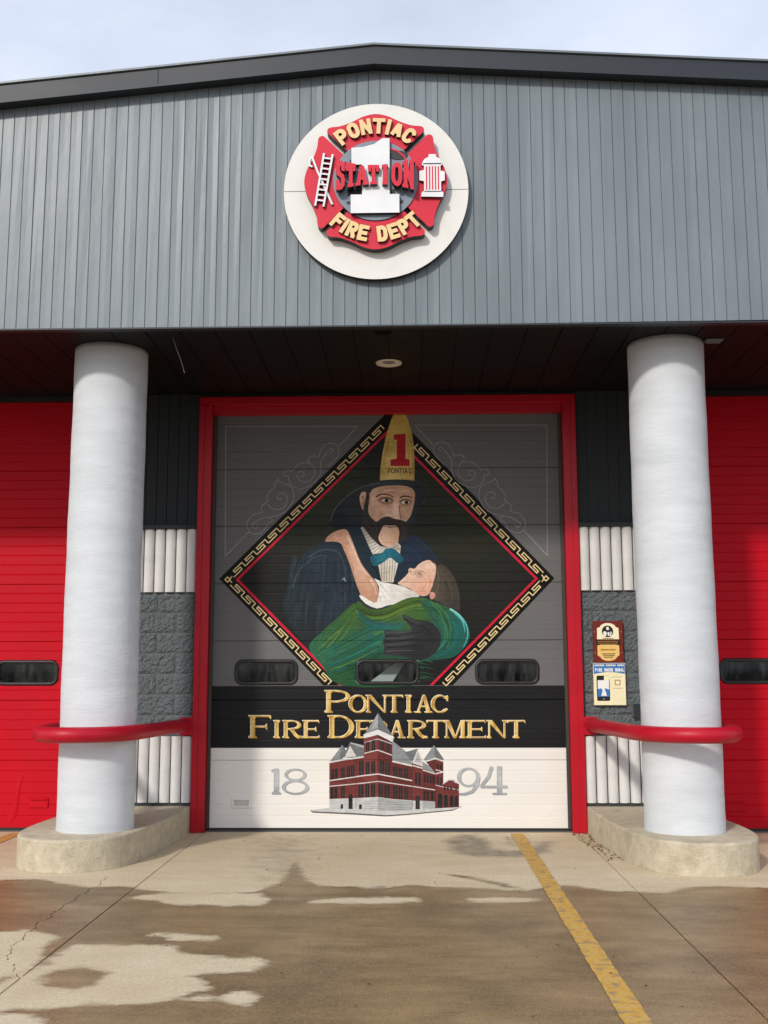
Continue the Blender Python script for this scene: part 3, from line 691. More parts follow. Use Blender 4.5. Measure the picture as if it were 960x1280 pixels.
dr = overhead_door(4.94, 'plain red ribbed garage door at the right edge, behind the right column', [M['red']], None, M['red'], -1.476, .25, M['red'], False)
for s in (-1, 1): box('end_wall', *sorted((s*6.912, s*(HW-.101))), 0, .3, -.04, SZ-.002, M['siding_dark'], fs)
# creased dent at the foot of the left red door
dv = [(-.03, 0, .0), (.03, 0, 0), (.015, -.022, 0)]
def dent():
    V, Fc = [], []; path = [(1.12, .08), (1.17, .2), (1.185, .35), (1.20, .5), (1.245, .57)]
    for i, (x, z) in enumerate(path):
        w = (.05, .045, .035, .03, .01)[i]; h = (.004, .012, .014, .01, .001)[i]
        V += [(x-w, DY-.0008, z), (x-.2*w, DY-h, z), (x+w*.5, DY-.0008, z)]
    for i in range(len(path)-1):
        for k in range(2): a = i*3+k; Fc.append((a, a+1, a+4, a+3))
    return mesh_obj('dent', V, Fc, M['red'], dl, True)
dent()
# added pale sheet standing in for the reflected streak in the middle pane
o = mesh_obj('added_streak_sheet', [(-.24, .16, 1.44), (.02, .16, 1.44), (.20, .34, 1.72), (.13, .34, 1.72), (-.24, .162, 1.43), (.02, .162, 1.43), (.20, .342, 1.71), (.13, .342, 1.71)], [(0, 1, 2, 3), (7, 6, 5, 4), (0, 4, 5, 1), (1, 5, 6, 2), (2, 6, 7, 3), (3, 7, 4, 0)], M['sign_white'])
tag(o, 'pale slanting sheet added behind the middle window of the mural door as its bright streak', 'sheet')

# ------------------------------------------------------------------ the mural
SH = []          # (part, polys, colour function) in drawing order, traced image pixels
def flat(c): return lambda P: np.tile(np.array(c[:3], float), (len(P), 1))      # colour functions take an (N, 2) array
def grad(*cp):   # control points (x, y, colour)
    P = np.array([c[:2] for c in cp], float); K = np.array([c[2] for c in cp], float)
    def f(p):
        d = 1/((p[:, :1]-P[:, 0])**2+(p[:, 1:]-P[:, 1])**2+12); return (d/d.sum(1, keepdims=True))@K
    return f
def paint(part, polys, col):
    if polys and not isinstance(polys[0], list): polys = [polys]
    SH.append((part, polys, col if callable(col) else flat(col)))
def line(part, pts, w, col, w2=None, sm=0):
    if sm: pts = [(q.x, q.y) for q in smooth_path([(a, b, 0) for a, b in pts], sm)]
    paint(part, stroke(pts, w, w2) if part in ('painted_blanket', 'painted_coat', 'painted_hair', 'painted_glove', 'painted_arm', 'painted_sleeve') else ribbon(pts, w, w2), col)
def zo(pts, ox, oy, s): return [(ox+x/s, oy+y/s) for x, y in pts]
def sm(pts, n=4): return [(q.x, q.y) for q in smooth_path([(a, b, 0) for a, b in pts], n, True)]

# diamond ground
INK = rgb(20, 20, 18); FIELD = grad((300, 725, rgb(26, 26, 24)), (430, 620, rgb(48, 50, 36)), (600, 640, rgb(42, 44, 30)), (650, 720, rgb(30, 30, 27)), (560, 820, rgb(26, 26, 24)), (350, 790, rgb(28, 30, 30)), (480, 560, rgb(34, 34, 30)))
paint('painted_diamond', [(274, 723.5), (487.5, 512), (693, 722.8), (566, 856.6), (404, 856.6)], rgb(14, 13, 12))
RED = rgb(205, 28, 55)
paint('painted_diamond', [(294.5, 724.5), (485.5, 536.5), (672.5, 723.2), (541, 856.6), (424, 856.6)], RED)
paint('painted_diamond', [(298.6, 724.5), (485.5, 540.5), (668.6, 723.2), (536.8, 856.6), (428.2, 856.6)], FIELD)
CREAM = rgb(228, 205, 148)
def fret(a, b, side, n, clip=None):
    """Greek key along a->b; side = direction of the outer edge"""
    ax, ay = a; L_ = math.hypot(b[0]-ax, b[1]-ay); ux, uy = (b[0]-ax)/L_, (b[1]-ay)/L_; vx, vy = (-uy*side, ux*side); p = L_/n
    k = p/20.3; unit = [(0, -3.1), (14.7, -3.1), (14.7, .3), (5.4, .3), (5.4, 3.1), (20.3, 3.1), (20.3, -3.1)]
    for i in range(n):
        pts = [(ax+ux*(i*p+u*k)+vx*v, ay+uy*(i*p+u*k)+vy*v) for u, v in unit]
        line('painted_key_pattern', pts, 1.35, CREAM)
fret((290, 729), (412, 853.5), -1, 9); fret((290, 719.5), (478, 534), -1, 13)
fret((677, 728), (555.5, 855), -1, 9); fret((677, 718), (520, 557.5), -1, 11)
for cx, cy in ((284.5, 724.5), (682.5, 723)): paint('painted_key_pattern', ring(cx, cy, 4.2, 4.2, 2.2, 2.2, 0, 360, 4), CREAM)
for pts in ([(286.5, 724.5), (290, 728.4)], [(286.5, 724.5), (290.5, 720)], [(680.5, 723), (677, 727.5)], [(680.5, 723), (677, 718.5)]): line('painted_key_pattern', pts, 1.3, CREAM)
# faint corner scrolls
SCR = [[(75, 850), (60, 800), (75, 750), (120, 705), (190, 690), (180, 640), (235, 600), (230, 560), (265, 500), (300, 480), (300, 440), (325, 405), (340, 430), (400, 450), (450, 490), (460, 560), (440, 620), (380, 690), (290, 725), (200, 735), (140, 770), (105, 790), (110, 820), (140, 825), (150, 800)],
       [(75, 850), (110, 875), (170, 865), (215, 830), (240, 780), (275, 770), (270, 740), (230, 730)], [(240, 620), (265, 650), (310, 665), (365, 655), (400, 610), (405, 560), (370, 525), (330, 530), (320, 565), (345, 580), (360, 560)],
       [(415, 380), (420, 420), (450, 465), (500, 485), (560, 480), (630, 440), (680, 380), (695, 320), (690, 260), (720, 210), (760, 160), (790, 140), (800, 165), (770, 180)],
       [(415, 380), (375, 375), (380, 345), (410, 320), (440, 335), (490, 285), (550, 262), (600, 270), (580, 240), (600, 215), (640, 205), (675, 215), (690, 160), (730, 110), (780, 95), (830, 115), (850, 160), (830, 220), (780, 265), (760, 295)],
       [(605, 270), (640, 320), (640, 370), (600, 415), (550, 430), (510, 410), (490, 370), (510, 340), (545, 345), (545, 380), (520, 385)]]
FAINT = (.27, .262, .255)
for side in (0, 1):
    mir = (lambda p: p) if not side else (lambda p: (965.6-p[0], p[1]-1.5))
    key = 'painted_scrollwork' + ('' if not side else '~')
    for s_ in SCR: line(key, [mir(p) for p in zo(s_, 300, 540, 6.857)], 1.05, FAINT, sm=2)
    line(key, [mir(p) for p in [(424, 557.5), (447, 533), (282.2, 533), (281.5, 695.5), (311, 664.7)]], 1.25, FAINT)

# firefighter
zf = lambda *p: zo(p, 430, 600, 9.6); zh = lambda *p: zo(p, 440, 510, 8); zb = lambda *p: zo(p, 340, 640, 3.43)
HAT = grad((440, 640, rgb(34, 38, 42, 1.3)), (480, 604, rgb(44, 50, 54, 1.6)), (530, 615, rgb(30, 34, 36, 1.3)), (425, 650, rgb(24, 28, 32)))
paint('painted_helmet', sm([(413, 657), (415, 642), (424, 628), (440, 614), (460, 605), (480, 601.5), (500, 600), (518, 600.5), (531, 606), (536, 614), (532, 626), (522, 640), (515, 655), (470, 665), (440, 664)]), HAT)
line('painted_helmet', [(413, 652), (419, 636), (432, 622), (450, 610), (474, 603.5)], .9, rgb(95, 100, 98), sm=3)
line('painted_helmet', [(519, 601), (531, 607), (535, 615), (528, 630)], .8, rgb(60, 66, 60), sm=3)
0 and paint('painted_helmet', [(455, 607), (458, 588), (468, 562), (481, 542), (487, 600)], rgb(26, 28, 28))
SK, SKD, SKL = (.68, .42, .29), (.50, .27, .17), (.82, .56, .41)
paint('painted_face', sm([(464, 613.5), (477, 608), (498, 606.8), (512, 609), (518, 614.6), (518.6, 622), (516.5, 634.4), (513, 645), (507, 653), (500, 664), (499, 676), (488.5, 684.5), (478, 681), (473, 673), (468, 655), (461, 642), (461, 630)], 3),
      grad((466, 625, SK), (475, 640, SK), (490, 612, SKD), (497, 635, SKL), (513, 635, SKD), (486, 668, SK), (495, 678, SKD), (478, 672, SKL), (516, 620, SKD)))
paint('painted_face', sm(zf((190, 190), (220, 145), (265, 150), (258, 220), (240, 300), (230, 360), (205, 320), (190, 250)), 3), grad((452, 620, SK), (455, 632, SKD)))
line('painted_face', zf((215, 210), (230, 190), (235, 250), (222, 310)), .8, (.2, .08, .05))
paint('painted_face', zf((665, 290), (690, 240), (830, 240), (830, 330), (800, 430), (745, 500), (680, 480)), grad((505, 630, (.50, .29, .19)), (512, 640, (.58, .35, .23))))
paint('painted_face', sm(zf((300, 330), (360, 300), (430, 330), (470, 420), (400, 490), (330, 450)), 3), (.60, .36, .24))
paint('painted_face', sm(zf((400, 245), (450, 205), (540, 205), (600, 245), (560, 290), (480, 295)), 3), (.40, .21, .13))
paint('painted_face', sm(zf((660, 255), (720, 225), (790, 232), (815, 270), (770, 305), (690, 300)), 3), (.37, .19, .12))
paint('painted_face', sm(zf((445, 245), (500, 226), (560, 250), (505, 268)), 3), (.62, .55, .48)); paint('painted_face', ell(483.3, 625.6, 2.5, 2.6, 12), (.02, .012, .01))
paint('painted_face', sm(zf((685, 275), (730, 248), (785, 270), (735, 292)), 3), (.66, .60, .52)); paint('painted_face', ell(508, 628, 2.4, 2.4, 12), (.03, .012, .01))
line('painted_face', zf((425, 240), (470, 215), (540, 215), (590, 250)), 1.0, (.06, .025, .02), sm=2); line('painted_face', zf((665, 265), (710, 232), (790, 240), (812, 262)), 1.0, (.06, .025, .02), sm=2)
line('painted_face', zf((388, 205), (430, 174), (500, 170), (560, 188), (597, 212)), 1.9, (.035, .014, .012), 1.0, sm=2); line('painted_face', zf((670, 214), (720, 194), (780, 200), (815, 220)), 1.8, (.035, .014, .012), 1.0, sm=2)
paint('painted_face', sm(zf((600, 300), (630, 290), (655, 330), (662, 430), (640, 475), (600, 455), (585, 400)), 3), SKL); line('painted_face', zf((662, 300), (668, 380), (682, 470)), 1.1, (.20, .09, .06), sm=2)
line('painted_face', zf((505, 440), (515, 415), (540, 412), (556, 435)), 1.5, SKL, sm=2); line('painted_face', zf((500, 455), (540, 445), (575, 462)), .9, (.14, .06, .045), sm=2)
for q in ([(400, 120), (520, 105), (640, 110)], [(660, 115), (740, 108), (815, 125)], [(420, 140), (560, 130), (640, 150)]): line('painted_face', zf(*q), .7, SKD, sm=2)
BE = grad((470, 660, (.028, .024, .022)), (500, 655, (.035, .026, .022)), (455, 640, (.030, .032, .030)))
paint('painted_beard', sm(zf((330, 118), (298, 260), (293, 400), (365, 485), (400, 497), (450, 458), (530, 436), (590, 462), (680, 478), (748, 508), (775, 545), (772, 640), (740, 722), (685, 775), (652, 730), (664, 640), (645, 568), (600, 556), (540, 560), (480, 545), (440, 615), (413, 690), (425, 765), (340, 722), (268, 620), (228, 560), (208, 480), (233, 380), (262, 250), (275, 140)), 2), BE)
line('painted_beard', zf((482, 552), (560, 572), (636, 556)), .9, (.10, .04, .03)); line('painted_beard', zf((490, 546), (560, 552), (630, 548)), .8, SKL)
for q in ([(410, 500), (470, 470), (560, 470), (640, 500)], [(250, 480), (300, 560), (380, 660)], [(690, 520), (720, 600), (700, 700)], [(330, 470), (380, 560), (400, 660)]): line('painted_beard', zf(*q), .7, (.075, .065, .06), .3, sm=3)
line('painted_face', zf((600, 640), (612, 690), (600, 730)), .9, SKD, sm=2); line('painted_face', zf((450, 740), (520, 755), (580, 745)), .9, SKD, sm=2)
NAVY = grad((370, 740, (.016, .026, .034)), (400, 700, (.018, .030, .042)), (430, 740, (.014, .022, .032)), (520, 690, (.012, .024, .048)), (545, 690, (.012, .020, .034)), (380, 790, (.017, .020, .022)), (460, 690, (.010, .022, .034)), (440, 770, (.016, .03, .045)))
paint('painted_coat', sm([(451, 657), (432, 662), (413, 668), (399, 680), (384, 688), (370, 709), (360, 733), (354, 757), (362, 780), (380, 806), (395, 812), (480, 812), (560, 790), (575, 752), (560, 714), (548, 697), (535, 680), (518, 668), (506, 674), (488, 690), (470, 690)], 3), NAVY)
random.seed(3)
def soft0(c, k): return lambda p: k*np.array(c)+(1-k)*NAVY(p)
for i in range(95):     # folds in the coat
    x = random.uniform(366, 444); y = random.uniform(690, 765); l_ = random.uniform(18, 46); sl = (x-400)/70
    c = random.choice([(.035, .058, .075), (.028, .05, .072), (.045, .066, .082), (.008, .012, .016), (.006, .010, .014), (.022, .045, .07)])
    line('painted_coat', [(x, y), (x-2+sl*6, y+l_*.5), (x-3+sl*9, min(806, y+l_))], random.uniform(1.6, 6.5), soft0(c, random.uniform(.15, .45)), .6, sm=3)
for q in ([(386, 697), (398, 689), (412, 687), (424, 692), (430, 706), (433, 722)], [(384, 704), (392, 697), (404, 694)], [(366, 735), (372, 716), (382, 704)]): line('painted_coat', q, 1.8, (.045, .075, .095), .6, sm=4)
for q in ([(526, 676), (540, 690), (548, 704)], [(508, 684), (520, 690), (530, 706)], [(520, 672), (530, 682), (533, 700)]): line('painted_coat', q, 1.6, (.02, .035, .062), .5, sm=4)
line('painted_coat', [(461, 700), (470, 712), (476, 728)], 1.6, (.006, .009, .012)); line('painted_coat', [(428, 725), (430, 722), (432, 727)], 1.2, (.25, .38, .45))
SHIRT = (.60, .55, .49)
paint('painted_shirt', zf((200, 575), (225, 560), (250, 590), (330, 700), (430, 790), (520, 815), (600, 770), (632, 738), (682, 790), (672, 892), (600, 850), (480, 870), (345, 892), (300, 800), (240, 660)), grad((455, 665, (.40, .36, .32)), (475, 688, (.66, .62, .56)), (498, 685, (.5, .44, .36))))
for q in ([(215, 600), (250, 585)], [(228, 635), (275, 610)], [(243, 665), (305, 640)], [(258, 700), (325, 672)], [(272, 735), (350, 700)], [(285, 770), (375, 735)], [(300, 805), (405, 760)], [(320, 840), (430, 785)], [(345, 870), (460, 795)], [(400, 880), (485, 805)], [(440, 875), (510, 812)], [(560, 800), (600, 845)], [(585, 785), (640, 865)], [(605, 765), (668, 840)], [(560, 830), (660, 780)], [(600, 850), (676, 815)]):
    line('painted_shirt', zf(*q), .55, (.10, .08, .07))
paint('painted_shirt', zb((455, 225), (480, 193), (530, 193), (541, 220), (520, 302), (470, 302)), grad((478, 715, (.50, .45, .38)), (490, 702, (.68, .63, .55)), (488, 726, (.62, .56, .47))))
for x in (468, 480, 492, 504, 516, 527): line('painted_shirt', zb((x+2, 205), (x-1+(492-x)*.1, 300)), .55, (.12, .09, .07))
paint('painted_bow_tie', sm(zb((424, 190), (470, 176), (488, 158), (515, 155), (532, 165), (562, 196), (560, 212), (540, 220), (512, 198), (498, 200), (478, 216), (440, 232), (424, 212)), 3), grad((468, 700, (.008, .075, .12)), (486, 690, (.012, .13, .19)), (498, 698, (.008, .08, .125)), (478, 697, (.02, .16, .21))))
for q in ([(440, 195), (470, 190), (490, 180)], [(445, 215), (475, 200)], [(530, 180), (550, 200)], [(495, 162), (505, 185), (500, 198)]): line('painted_bow_tie', zb(*q), 1.0, (.03, .20, .26), .4, sm=2)
def fsh(pts, w, c, w2=None): line('painted_face', zf(*pts), w, c, w2, sm=3)
fsh([(318, 150), (312, 230), (312, 320)], 2.2, (.52, .29, .19), 1.2); fsh([(330, 330), (380, 400), (420, 440)], 2.0, (.58, .34, .22), .8); fsh([(430, 300), (500, 312), (570, 300)], 1.4, (.60, .36, .24), .6)
fsh([(480, 130), (580, 122), (640, 140)], 2.6, (.74, .48, .35), 1.0); fsh([(690, 130), (760, 128), (800, 150)], 2.2, (.62, .38, .26), .8); fsh([(350, 200), (345, 280), (370, 340)], 2.2, (.74, .48, .35), 1.0)
fsh([(615, 320), (622, 400), (625, 450)], 1.2, (.86, .64, .50), .5); fsh([(700, 330), (740, 400), (735, 460)], 1.8, (.66, .42, .29), .6)
fsh([(455, 640), (450, 690), (480, 735)], 1.8, (.62, .36, .24), .7); fsh([(520, 640), (540, 690), (530, 730)], 2.0, (.78, .52, .38), .8); fsh([(640, 640), (630, 700), (590, 760)], 1.6, (.55, .30, .20), .6)
# helmet shield
GOLD = grad((484, 560, (.42, .27, .05)), (479, 590, (.46, .31, .07)), (492, 575, (.78, .57, .20)), (495, 540, (.66, .46, .12)), (508, 580, (.62, .42, .11)), (516, 585, (.33, .20, .04)), (499, 520, (.50, .33, .06)), (488, 598, (.80, .60, .24)), (512, 550, (.40, .25, .05)))
paint('painted_helmet_shield', zh((428, 42), (478, 36), (527, 42), (560, 120), (600, 250), (620, 400), (625, 600), (624, 728), (560, 718), (450, 714), (350, 718), (279, 726), (285, 600), (305, 450), (340, 280), (390, 120)), GOLD)
for q in ([(300, 560), (320, 420), (380, 200)], [(350, 600), (370, 450), (400, 300)], [(590, 620), (585, 450), (560, 300)], [(310, 690), (430, 680), (600, 695)], [(560, 660), (555, 520), (540, 230)]): line('painted_helmet_shield', zh(*q), 1.3, (.72, .52, .17), .4, sm=3)
paint('painted_number', zh((418, 264), (537, 258), (534, 506), (575, 516), (575, 580), (386, 580), (386, 516), (446, 506), (449, 318), (418, 318)), (.40, .010, .015))
xx = 484.6
for ch, w in zip('PONTIAC', (3.7, 4.4, 4.2, 3.8, 1.4, 4.3, 3.9)): paint('painted_number', sans(ch, xx, xx+w, 585.2, 591.8, .95), (.03, .02, .012)); xx += w+.72
# the woman
zg = lambda *p: zo(p, 490, 690, 8.727)
HAIR = grad((550, 706, (.024, .020, .016)), (560, 730, (.040, .034, .027)), (572, 750, (.036, .032, .027)), (545, 725, (.10, .08, .058)), (543, 738, (.085, .068, .05)))
paint('painted_hair', sm(zg((455, 105), (540, 118), (620, 190), (690, 300), (730, 420), (742, 560), (735, 645), (600, 595), (520, 548), (455, 520), (470, 470), (425, 430), (440, 370), (468, 280), (485, 180)), 3), HAIR)
for q in ([(500, 180), (510, 300), (490, 420), (480, 520)], [(520, 200), (560, 340), (580, 460), (590, 580)], [(540, 190), (640, 320), (690, 460), (720, 620)], [(500, 260), (480, 360), (470, 430)], [(560, 240), (640, 400), (680, 560)], [(610, 220), (690, 360), (728, 480), (738, 600)], [(530, 330), (545, 430), (540, 540)]):
    line('painted_hair', zg(*q), 1.1, random.choice([(.075, .062, .05), (.06, .05, .04), (.10, .08, .06)]), .4, sm=3)
G1, G2, G3 = (.74, .53, .41), (.70, .41, .29), (.62, .33, .23)
paint('painted_head', sm(zg((63, 342), (100, 308), (178, 228), (178, 196), (200, 174), (245, 182), (290, 135), (350, 100), (400, 88), (455, 108), (490, 160), (480, 220), (462, 330), (430, 400), (402, 460), (340, 482), (280, 462), (200, 402), (120, 372)), 3), grad((535, 708, G1), (503, 728, G1), (520, 735, G2), (530, 741, G3), (540, 728, G2), (518, 712, G1), (538, 718, G2)))
paint('painted_head', sm(zg((410, 470), (430, 435), (465, 450), (472, 480), (445, 515), (420, 510)), 3), grad((540, 741, (.66, .33, .26)), (541, 747, (.55, .24, .18))))
paint('painted_head', sm(zg((240, 215), (280, 195), (330, 215), (345, 260), (310, 285), (255, 255)), 3), (.55, .36, .26)); line('painted_head', zg((285, 222), (305, 240), (322, 258)), 1.4, (.05, .03, .03), .6, sm=2); line('painted_head', zg((300, 200), (345, 215), (365, 250)), .9, (.30, .17, .12), .4, sm=2)
line('painted_head', zg((195, 195), (205, 215), (212, 235)), 1.0, (.12, .05, .04), .5); line('painted_head', zg((215, 240), (240, 250), (262, 225)), .8, (.42, .24, .17), sm=2); line('painted_head', zg((118, 326), (160, 322), (185, 330)), .7, (.45, .18, .15), .3)
line('painted_head', zg((95, 328), (200, 330), (320, 328), (460, 326)), .5, (.50, .24, .17))
for q in ([(380, 330), (340, 400), (300, 440)], [(420, 300), (410, 370), (380, 420)]): line('painted_head', zg(*q), 1.8, (.64, .30, .20), .5, sm=2)
for q, w, c in (([(440, 98), (478, 130), (492, 175), (484, 240), (468, 310), (446, 372), (424, 420)], 3.4, (.055, .042, .03)), ([(452, 112), (480, 150), (482, 210), (466, 290), (448, 350)], 1.2, (.16, .115, .075)), ([(425, 92), (465, 104), (500, 150)], 2.6, (.035, .028, .02)),
                ([(500, 150), (540, 220), (560, 320), (555, 430), (530, 530)], 2.4, (.085, .066, .047)), ([(520, 140), (590, 230), (630, 340), (650, 470), (650, 580)], 2.2, (.075, .06, .044)), ([(560, 150), (650, 260), (700, 380), (722, 500)], 1.8, (.06, .048, .036)), ([(495, 200), (510, 300), (500, 400), (478, 500)], 2.2, (.12, .09, .06))):
    line('painted_hair', zg(*q), w, c, .7, sm=4)
A1, A2, A3 = (.66, .42, .30), (.60, .34, .23), (.48, .25, .16)
paint('painted_arm', sm(zb((228, 126), (250, 95), (300, 74), (326, 84), (350, 140), (380, 215), (415, 265), (450, 308), (458, 358), (442, 392), (390, 368), (374, 340), (355, 290), (330, 210), (305, 152), (290, 132), (260, 126)), 3), grad((420, 672, A2), (440, 690, A1), (448, 715, A1), (462, 735, A2), (452, 742, A3), (431, 690, A3), (470, 745, A3), (412, 675, A3)))
for q in ([(307, 150), (332, 210), (357, 288), (378, 342)], [(311, 152), (337, 210), (362, 288)], [(380, 345), (410, 372), (440, 386)]): line('painted_arm', zb(*q), 2.4, (.50, .27, .18), 1.0, sm=3)
for q in ([(322, 100), (345, 150), (375, 220), (405, 268)], [(420, 290), (440, 320), (446, 350)]): line('painted_arm', zb(*q), 2.6, (.72, .50, .38), .8, sm=3)
for q in ([(240, 120), (262, 100), (290, 92)], [(256, 124), (275, 108), (300, 104)], [(274, 126), (290, 116), (308, 118)]): line('painted_arm', zb(*q), .7, (.35, .17, .11), .3, sm=2)
paint('painted_sleeve', sm(zb((438, 284), (470, 300), (560, 318), (632, 358), (600, 376), (540, 392), (490, 402), (450, 414), (400, 392), (374, 360), (388, 360), (438, 390), (455, 370), (459, 320)), 2), grad((475, 735, (.80, .78, .74)), (500, 740, (.70, .68, .63)), (460, 754, (.78, .76, .72)), (515, 745, (.62, .60, .55))))
for q in ([(465, 310), (500, 350), (540, 370)], [(470, 340), (490, 380)], [(520, 320), (560, 350), (600, 360)], [(462, 360), (470, 400)]): line('painted_sleeve', zb(*q), 1.0, (.50, .49, .47), .4, sm=2)
# blanket
zk = lambda *p: zo(p, 380, 740, 4.364)
BLK = grad((440, 770, (.055, .12, .020)), (420, 790, (.022, .11, .05)), (400, 808, (.02, .14, .085)), (470, 795, (.012, .115, .095)), (500, 760, (.07, .13, .022)), (460, 768, (.035, .06, .015)), (545, 765, (.03, .10, .04)), (575, 785, (.012, .12, .11)), (560, 812, (.010, .085, .07)), (450, 830, (.012, .07, .03)), (430, 845, (.018, .085, .03)), (500, 845, (.012, .03, .016)), (478, 848, (.012, .05, .022)), (525, 770, (.05, .12, .022)), (535, 800, (.015, .05, .045)))
paint('painted_blanket', sm(zk((280, 80), (300, 48), (340, 80), (400, 97), (470, 76), (560, 35), (640, 28), (700, 50), (800, 90), (870, 140), (902, 210), (896, 270), (850, 330), (790, 362), (700, 372), (640, 382), (620, 420), (600, 509), (205, 509), (100, 402), (28, 310), (60, 250), (150, 190), (220, 140)), 3), BLK)
def soft(c, base, k): return lambda p: k*np.array(c)+(1-k)*base(p)
def strokes(n, gen, cols, w0, w1):
    for i in range(n): line('painted_blanket', gen(), random.uniform(w0, w1), soft(random.choice(cols), BLK, random.uniform(.35, .85)), .5, sm=3)
LM = [(.10, .20, .025), (.13, .24, .04), (.05, .12, .015), (.16, .24, .06)]; TE = [(.012, .17, .13), (.01, .12, .11), (.02, .20, .15), (.008, .075, .055)]; DG = [(.010, .05, .018), (.015, .07, .025), (.02, .09, .04)]
def g1():
    k = random.random(); o = random.uniform(-6, 30); return [(446-k*6, 758+o*.4), (430-k*8, 775+o*.8), (410-k*6, 792+o), (392+o*.4, 808+o*.7)]
strokes(70, g1, LM+DG+[(.03, .10, .03)]*4, 1.2, 4.2)
def g2():
    o = random.uniform(0, 46); x = random.uniform(-8, 8); return [(472+x, 782+o*.75), (450+x, 793+o*.8), (425+x, 806+o*.75), (402+x*.5+o*.35, 815+o*.6)]
strokes(110, g2, TE+DG+LM[:1]+[(.016, .105, .07)]*5, 1.2, 4.6)
def g3():
    o = random.uniform(-3, 12); return [(446, 756+o*1.2), (462, 765+o), (482, 764+o), (500, 756+o), (520, 750+o*.9), (540, 754+o*.8)]
strokes(34, g3, LM+[(.03, .05, .012), (.20, .22, .05), (.06, .10, .02)], 1.0, 3.0)
def g4():
    o = random.uniform(-3, 10); return [(448, 764+o), (462, 775+o), (482, 779+o), (505, 778+o*.7)]
strokes(26, g4, TE+[(.02, .10, .16), (.015, .08, .13)], 1.2, 3.0)
def g5():
    o = random.uniform(0, 26); return [(530-o*.1, 750+o*.25), (556-o*.6, 762+o*.5), (572-o, 780+o*.2), (574-o, 797), (564-o*.9, 814-o*.3), (546-o*.5, 822-o*.3)]
strokes(90, g5, TE+DG+LM[:2]+[(.015, .11, .16)], 1.2, 3.4)
for q in ([(795, 92), (850, 130), (885, 180), (893, 240), (870, 300)], [(820, 110), (865, 160), (878, 220)]): line('painted_blanket', zk(*q), 2.6, (.10, .48, .46), .6, sm=4)
line('painted_blanket', zk((800, 92), (845, 122), (872, 160)), 1.6, (.35, .66, .62), .4, sm=4)
for q in ([(690, 50), (740, 110), (770, 200), (760, 290)], [(720, 60), (780, 130), (800, 220), (780, 310)]): line('painted_blanket', zk(*q), 2.2, (.06, .17, .035), .6, sm=4)
def g6():
    x = random.uniform(430, 520); y = random.uniform(826, 852); return [(x, y), (x+12, y-2), (x+26, y+1)]
strokes(60, g6, DG+[(.010, .022, .012), (.014, .05, .022)], 1.2, 3.0)
GLV = grad((485, 800, (.034, .034, .037)), (540, 790, (.022, .022, .025)), (520, 815, (.018, .018, .02)), (500, 790, (.045, .045, .049)))
paint('painted_glove', sm(zk((438, 206), (500, 214), (590, 208), (545, 150), (536, 124), (560, 128), (610, 152), (680, 158), (730, 198), (748, 260), (720, 330), (640, 372), (560, 356), (446, 344), (428, 335), (440, 300), (432, 270), (442, 240)), 2), GLV)
for q in ([(445, 240), (520, 236), (600, 224), (650, 215)], [(442, 272), (520, 268), (610, 255), (650, 262)], [(440, 305), (530, 300), (610, 295), (645, 300)], [(545, 140), (600, 180), (650, 190)], [(640, 180), (690, 230), (700, 300)]): line('painted_glove', zk(*q), 1.5, (.012, .012, .013), .6, sm=3)
for q in ([(450, 222), (520, 222), (580, 216)], [(450, 255), (530, 252), (600, 240)], [(448, 288), (530, 284), (600, 275)], [(446, 324), (530, 318), (600, 318)], [(550, 132), (590, 158), (640, 170)]): line('painted_glove', zk(*q), 1.5, (.07, .07, .076), .5, sm=3)

# lettering on the black band, and the year
LET = [('P', 406, 438, 863, 890.8)] + [(c, a, b, 869, 890.8) for c, a, b in (('O', 436, 459.6), ('N', 458, 484), ('T', 482, 503.8), ('I', 504.5, 517), ('A', 518, 540.6), ('C', 539, 560))] \
    + [('F', 311, 339.5, 894.4, 922.6)] + [(c, a, b, 900.6, 922.6) for c, a, b in (('I', 340.5, 351.5), ('R', 353.5, 378.5), ('E', 378.5, 399.5))] + [('D', 410, 442.5, 894.4, 922.6)] \
    + [(c, a, b, 900.6, 922.6) for c, a, b in (('E', 444, 463.5), ('P', 464, 484), ('A', 485, 507), ('R', 509.5, 534.5), ('T', 533.5, 556), ('M', 556, 582.5), ('E', 583.5, 607.5), ('N', 609, 633.5), ('T', 634, 656.5))]
def off(polys, dx, dy): return [[(x+dx, y+dy) for x, y in p] for p in polys]
for i, (c, a, b, t_, bt) in enumerate(LET):
    p = roman(c, a, b, t_, bt); k = 'letter~%d' % i
    paint(k, off(p, .6, .55), (.16, .075, .012)); paint(k, off(p, -.65, -.55), (.84, .76, .56))
    gx = lambda q: np.array((.40, .22, .04))+(np.array((.76, .53, .17))-np.array((.40, .22, .04)))*(.5+.5*np.sin(q[:, :1]*.55+q[:, 1:]*.06))
    paint(k, off(p, 0.15, .1), gx)
for i, (c, a, b, t_, bt) in enumerate((('1', 339.5, 350.5, 961, 993), ('8', 352.5, 386.5, 961, 993), ('9', 571.6, 600, 959.8, 995), ('4', 601, 634, 958.5, 993.5))):
    p = roman(c, a, b, t_, bt); k = 'letter~n%d' % i
    paint(k, off(p, .5, .45), (.14, .15, .155)); paint(k, off(p, -.35, -.3), (.20, .21, .22)); paint(k, off(p, 0, 0), grad(((a+b)/2, t_, (.42, .44, .45)), ((a+b)/2, bt, (.30, .32, .34)), (b, (t_+bt)/2, (.48, .50, .51))))
